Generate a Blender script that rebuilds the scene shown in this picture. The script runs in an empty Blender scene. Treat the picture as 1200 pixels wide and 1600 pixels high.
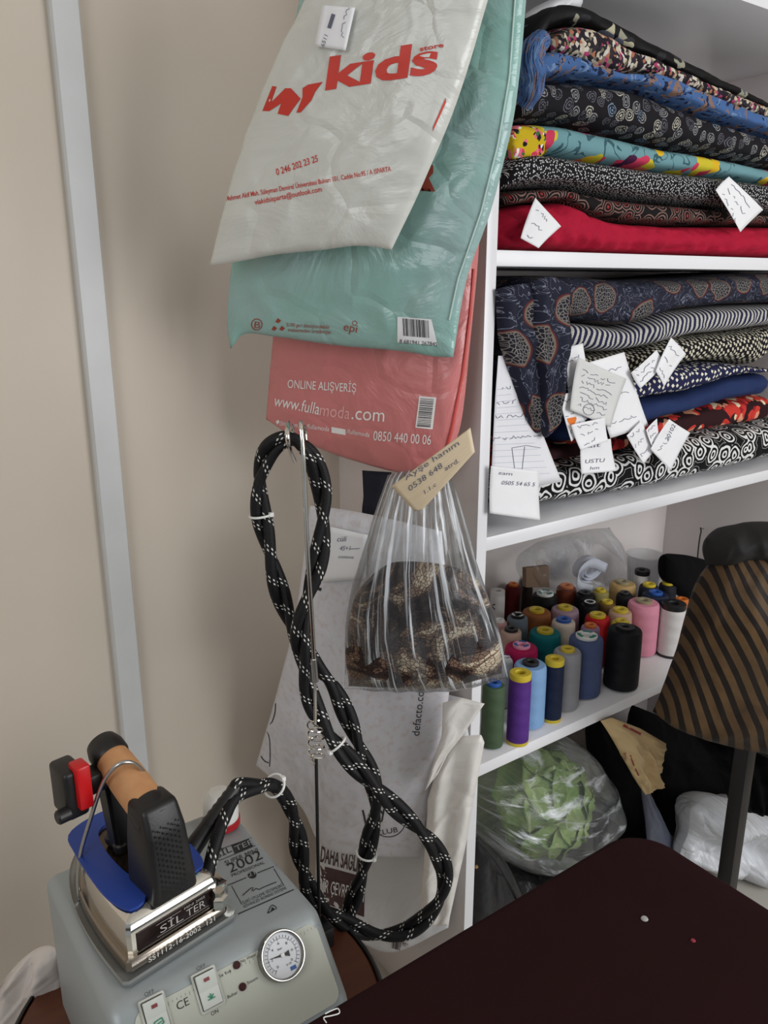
import bpy, bmesh, math, random
import numpy as np
from mathutils import Vector, noise
from mathutils.bvhtree import BVHTree

# ------------------------------------------------------------------ camera
SC = bpy.context.scene
COL = SC.collection
FPX = 1262.0
PITCH = math.atan(0.285)
AZ = math.radians(54.2)
RV = np.array([math.sin(AZ), -math.cos(AZ), 0.0])
HV = np.array([math.cos(AZ), math.sin(AZ), 0.0])
FV = HV*math.cos(PITCH) + np.array([0, 0, -math.sin(PITCH)])
UV_ = np.cross(RV, FV)
CAM = np.array([-0.838, -0.909, 1.45])
cd = bpy.data.cameras.new('camera'); cam = bpy.data.objects.new('camera', cd); COL.objects.link(cam)
cam.location = CAM
cam.rotation_euler = Vector(FV).to_track_quat('-Z', 'Y').to_euler()
cd.sensor_fit = 'VERTICAL'; cd.sensor_height = 36.0; cd.lens = FPX/1600*36
cd.clip_start = 0.02
SC.camera = cam
# ------------------------------------------------------------------ light
SC.view_settings.view_transform = 'Standard'; SC.view_settings.look = 'None'
SC.view_settings.gamma = 1.0; SC.view_settings.exposure = 0.0
SC.view_settings.use_curve_mapping = False
W = bpy.data.worlds.new('world'); SC.world = W; W.use_nodes = True
W.node_tree.nodes['Background'].inputs[0].default_value = (0.86, 0.93, 1.0, 1)
W.node_tree.nodes['Background'].inputs[1].default_value = 0.30
def area(name, loc, target, sx, sy, power, col):
    l = bpy.data.lights.new(name, 'AREA'); l.shape = 'RECTANGLE'; l.size = sx; l.size_y = sy
    l.energy = power; l.color = col
    o = bpy.data.objects.new(name, l); COL.objects.link(o); o.location = loc
    o.rotation_euler = (Vector(target)-Vector(loc)).to_track_quat('-Z', 'Y').to_euler()
    return o
area('window_daylight', (0.80, -2.35, 1.62), (0.0, 0.1, 1.1), 1.5, 1.5, 43, (0.98, 0.985, 1.0))
area('side_window_daylight', (-2.3, -1.2, 1.9), (-0.6, 0.4, 1.1), 1.0, 1.2, 13, (0.97, 0.98, 1.0))

# ------------------------------------------------------------------ projection helpers
def ray(x, y):
    return RV*(x-600)/FPX + FV - UV_*(y-800)/FPX
def onpl(x, y, n, d):
    r = ray(x, y); return CAM + r*((d-CAM@n)/(r@n))
def onX(x, y, X): return onpl(x, y, np.array([1., 0, 0]), X)
def onY(x, y, Y): return onpl(x, y, np.array([0, 1., 0]), Y)
def onZ(x, y, Z): return onpl(x, y, np.array([0, 0, 1.]), Z)
def onF(x, y, f): return onpl(x, y, HV, CAM@HV+f)
def fplane(x0, f0, x1, f1):
    """vertical plane through two (pixel column, forward distance) pairs"""
    k = math.cos(PITCH)
    a = CAM+HV*f0+RV*((x0-600)/(FPX/k)*f0); b = CAM+HV*f1+RV*((x1-600)/(FPX/k)*f1)
    d = b-a; n = np.array([d[1], -d[0], 0]); n /= np.linalg.norm(n)
    if n@HV > 0: n = -n
    return n, n@a           # normal points to the camera
def topx(P):
    v = np.array(P)-CAM; z = v@FV
    return 600+FPX*(v@RV)/z, 800-FPX*(v@UV_)/z
def nz(p, s=1.0, sd=0.0): return noise.noise(Vector((p[0]*s+sd, p[1]*s-sd*.7, (p[2] if len(p) > 2 else 0)*s+sd*.3)))

# ------------------------------------------------------------------ materials
class NT:
    def __init__(s, name):
        s.m = bpy.data.materials.new(name); s.m.use_nodes = True
        s.t = s.m.node_tree; s.b = s.t.nodes['Principled BSDF']; s.out = s.t.nodes['Material Output']
    def n(s, typ, **kw):
        o = s.t.nodes.new(typ)
        for k, v in kw.items():
            if k.startswith('i_'):
                key = k[2:]; key = int(key) if key.isdigit() else key.replace('_', ' ')
                s.set(o.inputs[key], v)
            else: setattr(o, k, v)
        return o
    def set(s, inp, v):
        if isinstance(v, bpy.types.NodeSocket): s.t.links.new(v, inp)
        else: inp.default_value = v
    def math(s, op, a, b=0.0, c=0.0):
        o = s.n('ShaderNodeMath', operation=op); s.set(o.inputs[0], a); s.set(o.inputs[1], b); s.set(o.inputs[2], c)
        return o.outputs[0]
    def mix(s, f, a, b):
        o = s.n('ShaderNodeMix', data_type='RGBA'); s.set(o.inputs[0], f)
        s.set(o.inputs[6], a if isinstance(a, bpy.types.NodeSocket) else c4(a))
        s.set(o.inputs[7], b if isinstance(b, bpy.types.NodeSocket) else c4(b)); return o.outputs[2]
    def uv(s, sx=1, sy=1, sz=1, rot=0):
        tc = s.n('ShaderNodeTexCoord'); mp = s.n('ShaderNodeMapping')
        mp.inputs['Scale'].default_value = (sx, sy, sz); mp.inputs['Rotation'].default_value = (0, 0, rot)
        s.t.links.new(tc.outputs['UV'], mp.inputs[0]); return mp.outputs[0]
    def obj(s, sc=1):
        tc = s.n('ShaderNodeTexCoord'); mp = s.n('ShaderNodeMapping')
        mp.inputs['Scale'].default_value = (sc, sc, sc) if not isinstance(sc, tuple) else sc
        s.t.links.new(tc.outputs['Object'], mp.inputs[0]); return mp.outputs[0]
    def noise(s, vec, scale=5, detail=3, rough=.5, dist=0):
        o = s.n('ShaderNodeTexNoise'); s.set(o.inputs['Vector'], vec); o.inputs['Scale'].default_value = scale
        o.inputs['Detail'].default_value = detail; o.inputs['Roughness'].default_value = rough
        o.inputs['Distortion'].default_value = dist; return o
    def vor(s, vec, scale=5, feat='F1', rand=1.0, dist='EUCLIDEAN'):
        o = s.n('ShaderNodeTexVoronoi', feature=feat, voronoi_dimensions='2D')
        if feat != 'DISTANCE_TO_EDGE': o.distance = dist
        s.set(o.inputs['Vector'], vec); o.inputs['Scale'].default_value = scale
        o.inputs['Randomness'].default_value = rand; return o
    def warp(s, vec, scale, amt):
        nn = s.noise(vec, scale, 1)
        sub = s.n('ShaderNodeVectorMath', operation='SUBTRACT'); s.set(sub.inputs[0], nn.outputs['Color']); sub.inputs[1].default_value = (.5, .5, .5)
        sc = s.n('ShaderNodeVectorMath', operation='SCALE'); s.set(sc.inputs[0], sub.outputs[0]); sc.inputs['Scale'].default_value = amt
        ad = s.n('ShaderNodeVectorMath', operation='ADD'); s.set(ad.inputs[0], vec); s.set(ad.inputs[1], sc.outputs[0]); return ad.outputs[0]
    def ramp(s, f, stops, interp='CONSTANT'):
        o = s.n('ShaderNodeValToRGB'); s.set(o.inputs[0], f); r = o.color_ramp; r.interpolation = interp
        while len(r.elements) < len(stops): r.elements.new(0.5)
        for e, (p, c) in zip(r.elements, stops): e.position = p
        for e, (p, c) in zip(r.elements, stops): e.color = c4(c)
        return o.outputs[0]
    def bump(s, h, strength=.3, dist=.002):
        o = s.n('ShaderNodeBump'); o.inputs['Strength'].default_value = strength; o.inputs['Distance'].default_value = dist
        s.set(o.inputs['Height'], h); s.set(s.b.inputs['Normal'], o.outputs[0]); return o.outputs[0]
def lin(v): return v/12.92 if v <= .04045 else ((v+.055)/1.055)**2.4
def c4(c):
    if isinstance(c, (int, float)): return (c, c, c, 1)
    if len(c) == 4: return c
    return (lin(c[0]/255), lin(c[1]/255), lin(c[2]/255), 1)
def mat(name, col, rough=.5, metal=0.0, spec=.5, bump=None, var=None, trans=0, emit=None, sheen=0):
    k = NT(name); k.b.inputs['Base Color'].default_value = c4(col)
    k.b.inputs['Roughness'].default_value = rough; k.b.inputs['Metallic'].default_value = metal
    k.b.inputs['Specular IOR Level'].default_value = spec
    if sheen: k.b.inputs['Sheen Weight'].default_value = sheen
    v = k.obj(1)
    if bump: k.bump(k.noise(v, bump[0], 4).outputs[0], bump[1], bump[2] if len(bump) > 2 else .002)
    if var:
        f = k.noise(v, var[0], 4).outputs[0]
        k.set(k.b.inputs['Base Color'], k.mix(k.ramp(f, [(.3, 0.0), (.7, 1.0)], 'LINEAR'), col, var[1]))
    if trans: k.b.inputs['Transmission Weight'].default_value = trans
    return k.m
def fabric(name, fn, rough=.85, weave=.15):
    """fn(k, uv) -> colour socket ; uv is in metres"""
    k = NT(name); c = fn(k); k.set(k.b.inputs['Base Color'], c); k.b.inputs['Roughness'].default_value = rough
    k.b.inputs['Specular IOR Level'].default_value = .2
    k.bump(k.noise(k.uv(), 900, 2).outputs[0], weave, .0006)
    return k.m
def f_dots(bg, fg, scale, thr, rand=.6, sy=1.0, warp=0, metric='EUCLIDEAN', rot=0):
    def fn(k):
        v = k.uv(1, sy, 1, rot)
        if warp: v = k.warp(v, 14, warp)
        d = k.vor(v, scale, rand=rand, dist=metric).outputs['Distance']
        return k.mix(k.math('LESS_THAN', d, thr), bg, fg)
    return fn
def f_rings(bg, fg, scale, freq, thr=.2, warp=.012, inner=None, ph=0.0):
    def fn(k):
        v = k.warp(k.uv(), 40, warp)
        o = k.vor(v, scale, rand=.75); d = o.outputs['Distance']
        s_ = k.math('SINE', k.math('MULTIPLY_ADD', d, freq, ph))
        m = k.math('GREATER_THAN', s_, thr)
        m = k.math('MULTIPLY', m, k.math('LESS_THAN', d, .62))
        f = fg
        if inner: f = k.mix(k.math('LESS_THAN', d, .2), fg, inner)
        return k.mix(m, bg, f)
    return fn
def f_floral(bg, stops, scale, thr=.5, leaf=None, warp=.02, petals=0, sc2=None):
    def fn(k):
        v = k.warp(k.uv(), 25, warp)
        o = k.vor(v, scale, rand=1); o2 = k.vor(v, scale*(sc2 or 3.2), rand=1)
        d = o.outputs['Distance']
        sep = k.n('ShaderNodeSeparateColor'); k.set(sep.inputs[0], o2.outputs['Color'])
        flower = k.ramp(sep.outputs[0], stops)
        sep2 = k.n('ShaderNodeSeparateColor'); k.set(sep2.inputs[0], o.outputs['Color'])
        dd = k.math('ADD', d, k.math('MULTIPLY', o2.outputs['Distance'], .25))
        m = k.math('LESS_THAN', dd, k.math('MULTIPLY_ADD', sep2.outputs[1], thr*.5, thr*.6))
        base = bg
        if leaf:
            n1 = k.noise(v, scale*1.1, 2, .5, 1.5).outputs[0]
            lm = k.math('LESS_THAN', k.math('ABSOLUTE', k.math('SUBTRACT', n1, .5)), .02)
            base = k.mix(lm, bg, leaf)
        return k.mix(m, base, flower)
    return fn
def plastic(name, col, rough=.32, thin=None, crease=(9, .35), col2=None):
    k = NT(name); k.b.inputs['Base Color'].default_value = c4(col); k.b.inputs['Roughness'].default_value = rough
    v = k.uv()
    if col2: k.set(k.b.inputs['Base Color'], k.mix(k.ramp(k.noise(v, 8, 2).outputs[0], [(.35, 0.), (.65, 1.)], 'LINEAR'), col, col2))
    a = k.noise(v, crease[0], 5, .55, 1.2).outputs[0]
    o = k.vor(k.warp(v, 12, .06), crease[0]*1.3, 'DISTANCE_TO_EDGE').outputs['Distance']
    h = k.math('ADD', a, k.math('MULTIPLY', k.math('MINIMUM', o, .12), 1.5))
    k.bump(h, crease[1], .010)
    if thin: k.b.inputs['Subsurface Weight'].default_value = 0
    return k.m
def clear(name, streak=(70, 5), base=.10, amt=.55, tint=(235, 240, 245), lo=.52, hi=.75, gloss=.75):
    """thin clear polythene : mostly see-through film, milky along its stretched folds, with a glossy coat"""
    k = NT(name); v = k.uv(streak[0], streak[1])
    f = k.noise(v, 1.0, 4, .6, .6).outputs[0]
    f = k.ramp(f, [(lo, 0.0), (hi, 1.0)], 'LINEAR')
    lw = k.n('ShaderNodeLayerWeight'); lw.inputs[0].default_value = .25
    fac = k.math('ADD', k.math('MULTIPLY', f, amt), k.math('MULTIPLY_ADD', lw.outputs['Facing'], .10, base)); fac = k.math('MINIMUM', fac, .9)
    tr = k.n('ShaderNodeBsdfTransparent'); tr.inputs[0].default_value = (.97, .98, .98, 1)
    k.b.inputs['Base Color'].default_value = c4(tint); k.b.inputs['Roughness'].default_value = .16
    b = k.bump(k.noise(k.uv(streak[0]*.6, streak[1]*.7), 1.0, 5, .6, .8).outputs[0], .7, .006)
    mx = k.n('ShaderNodeMixShader'); k.set(mx.inputs[0], fac); k.set(mx.inputs[1], tr.outputs[0]); k.set(mx.inputs[2], k.b.outputs[0])
    gl = k.n('ShaderNodeBsdfGlossy'); gl.inputs['Roughness'].default_value = .12; k.set(gl.inputs['Normal'], b)
    fr = k.n('ShaderNodeFresnel'); fr.inputs[0].default_value = 1.4; k.set(fr.inputs['Normal'], b)
    m2 = k.n('ShaderNodeMixShader'); k.set(m2.inputs[0], k.math('MULTIPLY', fr.outputs[0], gloss)); k.set(m2.inputs[1], mx.outputs[0]); k.set(m2.inputs[2], gl.outputs[0])
    k.t.links.new(m2.outputs[0], k.out.inputs[0]); return k.m

MT = {}
MT['wall'] = mat('wall_paint', (200, 188, 172), .75, bump=(60, .06), var=(2.2, (206, 195, 181)))
MT['melamine'] = mat('white_melamine', (232, 232, 235), .28)
MT['melamine_side'] = mat('melamine_panel', (222, 214, 211), .45)
MT['trunk'] = mat('trunking_plastic', (205, 207, 206), .45, var=(9, (198, 199, 198)))
MT['floor'] = mat('floor_tile', (205, 200, 190), .3)
MT['ceil'] = mat('ceiling_paint', (225, 222, 215), .8)
MT['chrome'] = mat('chrome', (225, 222, 215), .13, 1.0)
MT['steel'] = mat('brushed_steel', (190, 190, 188), .3, 1.0, bump=(300, .1, .0005))
MT['ink'] = mat('black_ink', (28, 28, 30), .5)
MT['pen'] = mat('pen_ink', (98, 100, 116), .6)
MT['paper'] = mat('white_paper', (236, 236, 238), .7, bump=(40, .25, .003))
MT['black_pl'] = mat('black_plastic', (22, 21, 22), .42, bump=(400, .15, .0008))
MT['white_pl'] = mat('white_plastic', (232, 232, 228), .35)

# ------------------------------------------------------------------ object helpers
def wloc(o):
    v = Vector((0, 0, 0))
    while o is not None: v += o.location; o = o.parent
    return v
def tag(o, label=None, cat=None, group=None, kind=None):
    if label: o['label'] = label
    if cat: o['category'] = cat
    if group: o['group'] = group
    if kind: o['kind'] = kind
    return o
def thing(name, label, cat, loc, group=None):
    o = bpy.data.objects.new(name, None); COL.objects.link(o); o.location = loc; o.empty_display_size = .02
    return tag(o, label, cat, group)
def mesh(name, vs, fs, m, parent=None, uvs=None, smooth=True, auto=None):
    vs = np.asarray(vs, dtype=float)
    off = np.array(wloc(parent)) if parent is not None else None
    if off is None:
        off = np.array([(vs[:, 0].min()+vs[:, 0].max())/2, (vs[:, 1].min()+vs[:, 1].max())/2, vs[:, 2].min()])
    me = bpy.data.meshes.new(name); me.from_pydata([tuple(v) for v in (vs-off)], [], [tuple(f) for f in fs])
    if uvs is not None:
        ul = me.uv_layers.new(name='UVMap')
        li = [l.vertex_index for l in me.loops]
        for i, vi in enumerate(li): ul.data[i].uv = (uvs[vi][0], uvs[vi][1])
    if smooth:
        for p in me.polygons: p.use_smooth = True
    me.materials.append(m); me.update()
    o = bpy.data.objects.new(name, me); COL.objects.link(o)
    if parent is not None: o.parent = parent
    else: o.location = off
    if auto is not None:
        me.set_sharp_from_angle(angle=math.radians(auto))
    return o
def bmobj(name, bm, m, parent=None, smooth=False, auto=None):
    bm.normal_update(); bm.verts.index_update()
    vs = [tuple(v.co) for v in bm.verts]; fs = [[v.index for v in f.verts] for f in bm.faces]; bm.free()
    return mesh(name, vs, fs, m, parent, None, smooth or auto is not None, auto)
def bbox_bm(lo, hi, bev=0.0, seg=2, bm=None):
    b = bmesh.new(); bmesh.ops.create_cube(b, size=1)
    lo = Vector(lo); hi = Vector(hi)
    for v in b.verts: v.co = Vector(((lo[i]+hi[i])/2+v.co[i]*(hi[i]-lo[i]) for i in range(3)))
    if bev: bmesh.ops.bevel(b, geom=b.edges[:], offset=bev, segments=seg, affect='EDGES', profile=.5)
    return b
def box(name, lo, hi, m, parent=None, bev=0.001, kind=None):
    o = bmobj(name, bbox_bm(lo, hi, bev), m, parent, auto=35)
    if kind: o['kind'] = kind
    return o
def prism_bm(poly, d, bev=0.0, seg=2):
    """poly: list of 3-D points (planar), d: extrusion vector"""
    b = bmesh.new(); vs = [b.verts.new(p) for p in poly]; f = b.faces.new(vs)
    r = bmesh.ops.extrude_face_region(b, geom=[f]); ev = [g for g in r['geom'] if isinstance(g, bmesh.types.BMVert)]
    for v in ev: v.co += Vector(d)
    bmesh.ops.recalc_face_normals(b, faces=b.faces[:])
    if bev: bmesh.ops.bevel(b, geom=b.edges[:], offset=bev, segments=seg, affect='EDGES', profile=.5)
    return b
def catmull(pts, n=10, closed=False):
    P = [np.array(p, float) for p in pts]; out = []
    N = len(P)
    for i in range(N-(0 if closed else 1)):
        p0 = P[i-1] if (i > 0 or closed) else 2*P[0]-P[1]
        p1 = P[i]; p2 = P[(i+1) % N]
        p3 = P[(i+2) % N] if (i+2 < N or closed) else 2*P[-1]-P[-2]
        for k in range(n):
            t = k/n
            out.append(.5*((2*p1)+(-p0+p2)*t+(2*p0-5*p1+4*p2-p3)*t*t+(-p0+3*p1-3*p2+p3)*t**3))
    if not closed: out.append(P[-1])
    return out
def frames(pts):
    P = np.array(pts); T = np.gradient(P, axis=0); T /= np.linalg.norm(T, axis=1)[:, None]+1e-12
    up = np.array([0, 0, 1.]) if abs(T[0][2]) < .9 else np.array([1., 0, 0])
    N = np.cross(T[0], up); N /= np.linalg.norm(N); Ns = [N]
    for i in range(1, len(P)):
        N = Ns[-1]-T[i]*(Ns[-1]@T[i]); N /= np.linalg.norm(N)+1e-12; Ns.append(N)
    Ns = np.array(Ns); B = np.cross(T, Ns); return P, T, Ns, B
def tube(name, pts, r, m, parent=None, seg=12, smooth=True, cap=True):
    P, T, N, B = frames(pts); n = len(P)
    rr = r if hasattr(r, '__len__') else [r]*n
    vs = []; uv = []; L = 0
    for i in range(n):
        if i: L += np.linalg.norm(P[i]-P[i-1])
        for j in range(seg+1):
            a = 2*math.pi*j/seg; vs.append(P[i]+(N[i]*math.cos(a)+B[i]*math.sin(a))*rr[i]); uv.append((L, j/seg))
    fs = []
    s = seg+1
    for i in range(n-1):
        for j in range(seg): fs.append((i*s+j, i*s+j+1, (i+1)*s+j+1, (i+1)*s+j))
    if cap:
        fs.append([j for j in range(seg)][::-1]); fs.append([(n-1)*s+j for j in range(seg)])
    return mesh(name, vs, fs, m, parent, uv, smooth, 40)
def lathe(name, prof, c, m, parent=None, seg=32, axis=None, auto=30):
    """prof: (r, h) list along the axis from c"""
    ax = np.array(axis if axis is not None else [0, 0, 1.], float); ax /= np.linalg.norm(ax)
    t = np.array([1., 0, 0]) if abs(ax[0]) < .9 else np.array([0, 1., 0])
    X = np.cross(ax, t); X /= np.linalg.norm(X); Y = np.cross(ax, X); c = np.array(c, float)
    vs = []; uv = []; fs = []; s = seg+1
    for i, (r, h) in enumerate(prof):
        for j in range(s):
            a = 2*math.pi*j/seg; vs.append(c+ax*h+(X*math.cos(a)+Y*math.sin(a))*max(r, 1e-5)); uv.append((j/seg, h))
    for i in range(len(prof)-1):
        for j in range(seg): fs.append((i*s+j, i*s+j+1, (i+1)*s+j+1, (i+1)*s+j))
    return mesh(name, vs, fs, m, parent, uv, True, auto)
def rpoly(poly, n):
    """resample polyline to n points by arc length"""
    P = np.array(poly, float); d = np.r_[0, np.cumsum(np.linalg.norm(np.diff(P, axis=0), axis=1))]
    t = np.linspace(0, d[-1], n); return np.stack([np.interp(t, d, P[:, k]) for k in range(P.shape[1])], 1)
def smoothpoly(poly, n):
    return rpoly(catmull(poly, 6), n) if len(poly) > 2 else rpoly(poly, n)
def puff(name, top, right, bottom, left, plane, front, back, m, parent=None, nu=60, nv=80, wr=.004, wf=9, seed=0,
         pw=3.0, ex=.5, smooth_edges=True, foldv=0, foldu=0, offs=None, inshelf=False, zmin=.002):
    """pillow-shaped body from a pixel outline set on a real vertical plane. top,bottom: left->right, left,right: top->bottom"""
    n, d = plane
    sp = smoothpoly if smooth_edges else rpoly
    T = sp(top, nu); Bo = sp(bottom, nu); L = sp(left, nv); R_ = sp(right, nv)
    T, Bo, L, R_ = [np.array([onpl(p[0], p[1], n, d) for p in E]) for E in (T, Bo, L, R_)]
    u = np.linspace(0, 1, nu)[:, None, None]; v = np.linspace(0, 1, nv)[None, :, None]
    S = (1-v)*T[:, None]+v*Bo[:, None]+(1-u)*L[None]+u*R_[None]-((1-u)*(1-v)*T[0]+u*(1-v)*T[-1]+(1-u)*v*Bo[0]+u*v*Bo[-1])
    H = np.linalg.norm(L[0]-L[-1]); Wd = np.linalg.norm(T[0]-T[-1]+Bo[0]-Bo[-1])/2
    F = S.copy(); K = S.copy(); uvs = []
    for i in range(nu):
        uu = i/(nu-1)
        for j in range(nv):
            vv = j/(nv-1)
            pr = (max(0, 1-abs(2*uu-1)**pw)*max(0, 1-abs(2*vv-1)**pw))**ex
            q = (uu*Wd, vv*H)
            w = nz((q[0], q[1], 0), wf, seed)*.6+nz((q[0], q[1], 2), wf*2.3, seed)*.3
            rg = 1-abs(nz((q[0]*1.0+q[1]*.5, q[1]*.6, 5), wf*1.2, seed))*2
            w += max(0, rg-.55)*1.1
            if foldv: w += .8*math.sin(uu*foldv+2.5*nz((q[0], q[1], 1), 4, seed))*min(1, 4*(uu*(1-uu)))
            if foldu: w += .8*math.sin(vv*foldu+2.5*nz((q[0], q[1], 1), 4, seed))
            e = min(1, pr*1.6)
            ed = .25*nz((q[0], q[1], 7), 14, seed)
            if front > 0: w += (1-pr)*1.2*nz((q[0], q[1], 11), 38, seed)+.35*max(0, .5-abs(nz((q[0], q[1]*.7, 15), 26, seed))*3)
            F[i, j] += n*(front*pr+wr*w*(e if not front else max(e, .35 if pr > .0 else 0))+wr*ed)+(n*(offs(uu, vv)) if offs else 0)
            K[i, j] += -n*(back*pr+wr*.3*w*e-wr*ed)+(n*(offs(uu, vv)) if offs else 0)
            uvs.append(q)
    eps = .0004
    if front == 0 and back == 0: K = F.copy(); eps = .00012
    vs = np.concatenate([F.reshape(-1, 3)+n*eps, K.reshape(-1, 3)-n*eps]); fs = []
    id0 = lambda i, j: i*nv+j
    M = nu*nv
    for i in range(nu-1):
        for j in range(nv-1):
            a, b, c, e = id0(i, j), id0(i+1, j), id0(i+1, j+1), id0(i, j+1)
            fs.append((a, e, c, b)); fs.append((M+a, M+b, M+c, M+e))
    vs[:, 2] = np.maximum(vs[:, 2], zmin); vs[:, 1] = np.minimum(vs[:, 1], WY-.008)
    if inshelf: vs[:, 0] = np.clip(vs[:, 0], .0215, 1.083)
    rim = [id0(i, 0) for i in range(nu)]+[id0(nu-1, j) for j in range(1, nv)]+[id0(i, nv-1) for i in range(nu-2, -1, -1)]+[id0(0, j) for j in range(nv-2, 0, -1)]
    for k in range(len(rim)):
        a, b = rim[k], rim[(k+1) % len(rim)]; fs.append((a, b, M+b, M+a))
    return mesh(name, vs, fs, m, parent, uvs+uvs, True)
def bvh(*objs):
    vs = []; fs = []
    for o in objs:
        w = wloc(o); b = len(vs)
        vs += [v.co+w for v in o.data.vertices]; fs += [[b+i for i in p.vertices] for p in o.data.polygons]
    return BVHTree.FromPolygons(vs, fs)
def hit(tree, x, y, eps=.0008, fallback=None):
    r = ray(x, y); r = r/np.linalg.norm(r)
    l, n, i, d = tree.ray_cast(Vector(CAM), Vector(r))
    if l is None: return None
    return np.array(l)-r*eps
# ---- text: glyph meshes cached from Blender's font
_tc = {}
def glyphs(s, bold=0):
    if (s, bold) in _tc: return _tc[(s, bold)]
    cu = bpy.data.curves.new('t', 'FONT'); cu.body = s; cu.resolution_u = 3; cu.offset = bold
    o = bpy.data.objects.new('t', cu); me = bpy.data.meshes.new_from_object(o)
    bm = bmesh.new(); bm.from_mesh(me); bmesh.ops.triangulate(bm, faces=bm.faces[:])
    for _ in range(2):
        el = [e for e in bm.edges if e.calc_length() > .35]
        if el: bmesh.ops.subdivide_edges(bm, edges=el, cuts=1); bmesh.ops.triangulate(bm, faces=bm.faces[:])
    vs = np.array([v.co[:2] for v in bm.verts]) if len(bm.verts) else np.zeros((0, 2)); bm.verts.index_update()
    fs = [[v.index for v in f.verts] for f in bm.faces]; bm.free()
    bpy.data.objects.remove(o); bpy.data.curves.remove(cu); bpy.data.meshes.remove(me)
    if len(vs): vs = vs-[vs[:, 0].min(), 0]
    _tc[(s, bold)] = (vs, fs); return _tc[(s, bold)]
def ptext(s, x0, y0, x1, y1, h, slant=0.0, up=None, bold=0):
    """text running from (x0,y0) to (x1,y1) with capital height h, returned as photo-plane polygons"""
    vs, fs = glyphs(s, bold)
    if not len(vs): return ([], [])
    w = vs[:, 0].max(); dx = np.array([x1-x0, y1-y0], float); L = np.linalg.norm(dx); dn = dx/L
    u = np.array([dn[1], -dn[0]]) if up is None else np.array(up, float)/np.linalg.norm(up)
    P = np.array([x0, y0])+np.outer(vs[:, 0]/w, dx)+np.outer(vs[:, 1]/.69*h, u)+np.outer(vs[:, 1]/.69*h*slant, dn)
    return P, fs
def pline(pts, w):
    P = rpoly(pts, max(2, int(np.sum(np.linalg.norm(np.diff(np.array(pts, float), axis=0), axis=1))/6)+2))
    T = np.gradient(P, axis=0); T /= np.linalg.norm(T, axis=1)[:, None]+1e-9; N = np.stack([T[:, 1], -T[:, 0]], 1)*w/2
    vs = np.concatenate([P+N, P-N]); n = len(P); return vs, [(i, i+1, n+i+1, n+i) for i in range(n-1)]
def ppoly(pts):
    b = bmesh.new(); b.faces.new([b.verts.new((p[0], p[1], 0)) for p in pts]); bmesh.ops.triangulate(b, faces=b.faces[:])
    for _ in range(3):
        el = [e for e in b.edges if e.calc_length() > 14]
        if el: bmesh.ops.subdivide_edges(b, edges=el, cuts=1); bmesh.ops.triangulate(b, faces=b.faces[:])
    b.verts.index_update(); vs = np.array([v.co[:2] for v in b.verts]); fs = [[v.index for v in f.verts] for f in b.faces]; b.free()
    return vs, fs
def printed(name, items, tree, m, parent, eps=.0008, label=None):
    """ink lying on the surface it is printed on"""
    V = []; Fs = []
    for vs, fs in items:
        idx = {}
        for i, p in enumerate(vs):
            h = hit(tree, p[0], p[1], eps)
            if h is not None: idx[i] = len(V); V.append(h)
        for f in fs:
            if all(i in idx for i in f):
                q = [V[idx[i]] for i in f]
                if max(np.linalg.norm(q[0]-q[1]), np.linalg.norm(q[1]-q[2])) < .05: Fs.append([idx[i] for i in f])
    if not Fs: return None
    o = mesh(name, V, Fs, m, parent, None, True)
    if label: o['label'] = label
    return o
def barcode(x0, y0, x1, y1, x2, y2, n, seed, fill=.9):
    """quad with corner (x0,y0), end of top edge (x1,y1), down vector to (x2,y2)"""
    rnd = random.Random(seed); out = []; a = np.array([x0, y0], float); e = np.array([x1, y1])-a; dv = np.array([x2, y2])-a
    t = .06
    while t < .94:
        w = rnd.choice([.012, .02, .03]); out.append(ppoly([a+e*t+dv*.08, a+e*(t+w)+dv*.08, a+e*(t+w)+dv*fill, a+e*t+dv*fill])); t += w+rnd.choice([.012, .02, .03])
    return out
def scrib(x0, y0, x1, y1, h, seed, n=None):
    """a handwritten line"""
    rnd = random.Random(seed); a = np.array([x0, y0], float); e = np.array([x1, y1])-a; L = np.linalg.norm(e); dn = e/L; u = np.array([dn[1], -dn[0]])
    pts = []; k = int(L/(h*.45))+2; out = []
    for i in range(k):
        if rnd.random() < .16 and len(pts) > 2: out.append(pline(catmull(pts, 4), .9)); pts = []; continue
        pts.append(a+e*(i/k)+u*h*rnd.choice([0, .1, .55, .6, 1.0])+dn*rnd.uniform(-.25, .2)*h)
    if len(pts) > 2: out.append(pline(catmull(pts, 4), .9))
    return out
#MARK_STRUCT
# ================================================================== THE SETTING
ZS = dict(s0=(1.911, 1.935), s1=(1.472, 1.495), s2=(1.030, 1.053), s3=(.610, .633))
WY = .405
box('wall_back', (-2.6, WY, 0), (2.4, WY+.1, 2.7), MT['wall'], bev=0, kind='structure')
box('wall_right', (2.3, -2.8, 0), (2.4, WY, 2.7), MT['wall'], bev=0, kind='structure')
box('wall_left', (-2.7, -.6, 0), (-2.6, WY+.1, 2.7), MT['wall'], bev=0, kind='structure')
box('floor', (-2.7, -2.8, -.05), (2.4, WY+.1, 0), MT['floor'], bev=0, kind='structure')
box('ceiling', (-2.7, -2.8, 2.7), (2.4, WY+.1, 2.75), MT['ceil'], bev=0, kind='structure')
cx0, cx1 = -.472, -.430
b = prism_bm([(cx0, WY, 0.0), (cx0, WY-.012, 0), (cx0+.003, WY-.017, 0), (cx1-.003, WY-.017, 0), (cx1, WY-.012, 0), (cx1, WY, 0)], (0, 0, 2.7))
tk = bmobj('cable_trunking', b, MT['trunk'], None)
tag(tk, 'pale grey plastic cable trunking running up the beige wall', 'cable trunking')
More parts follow.
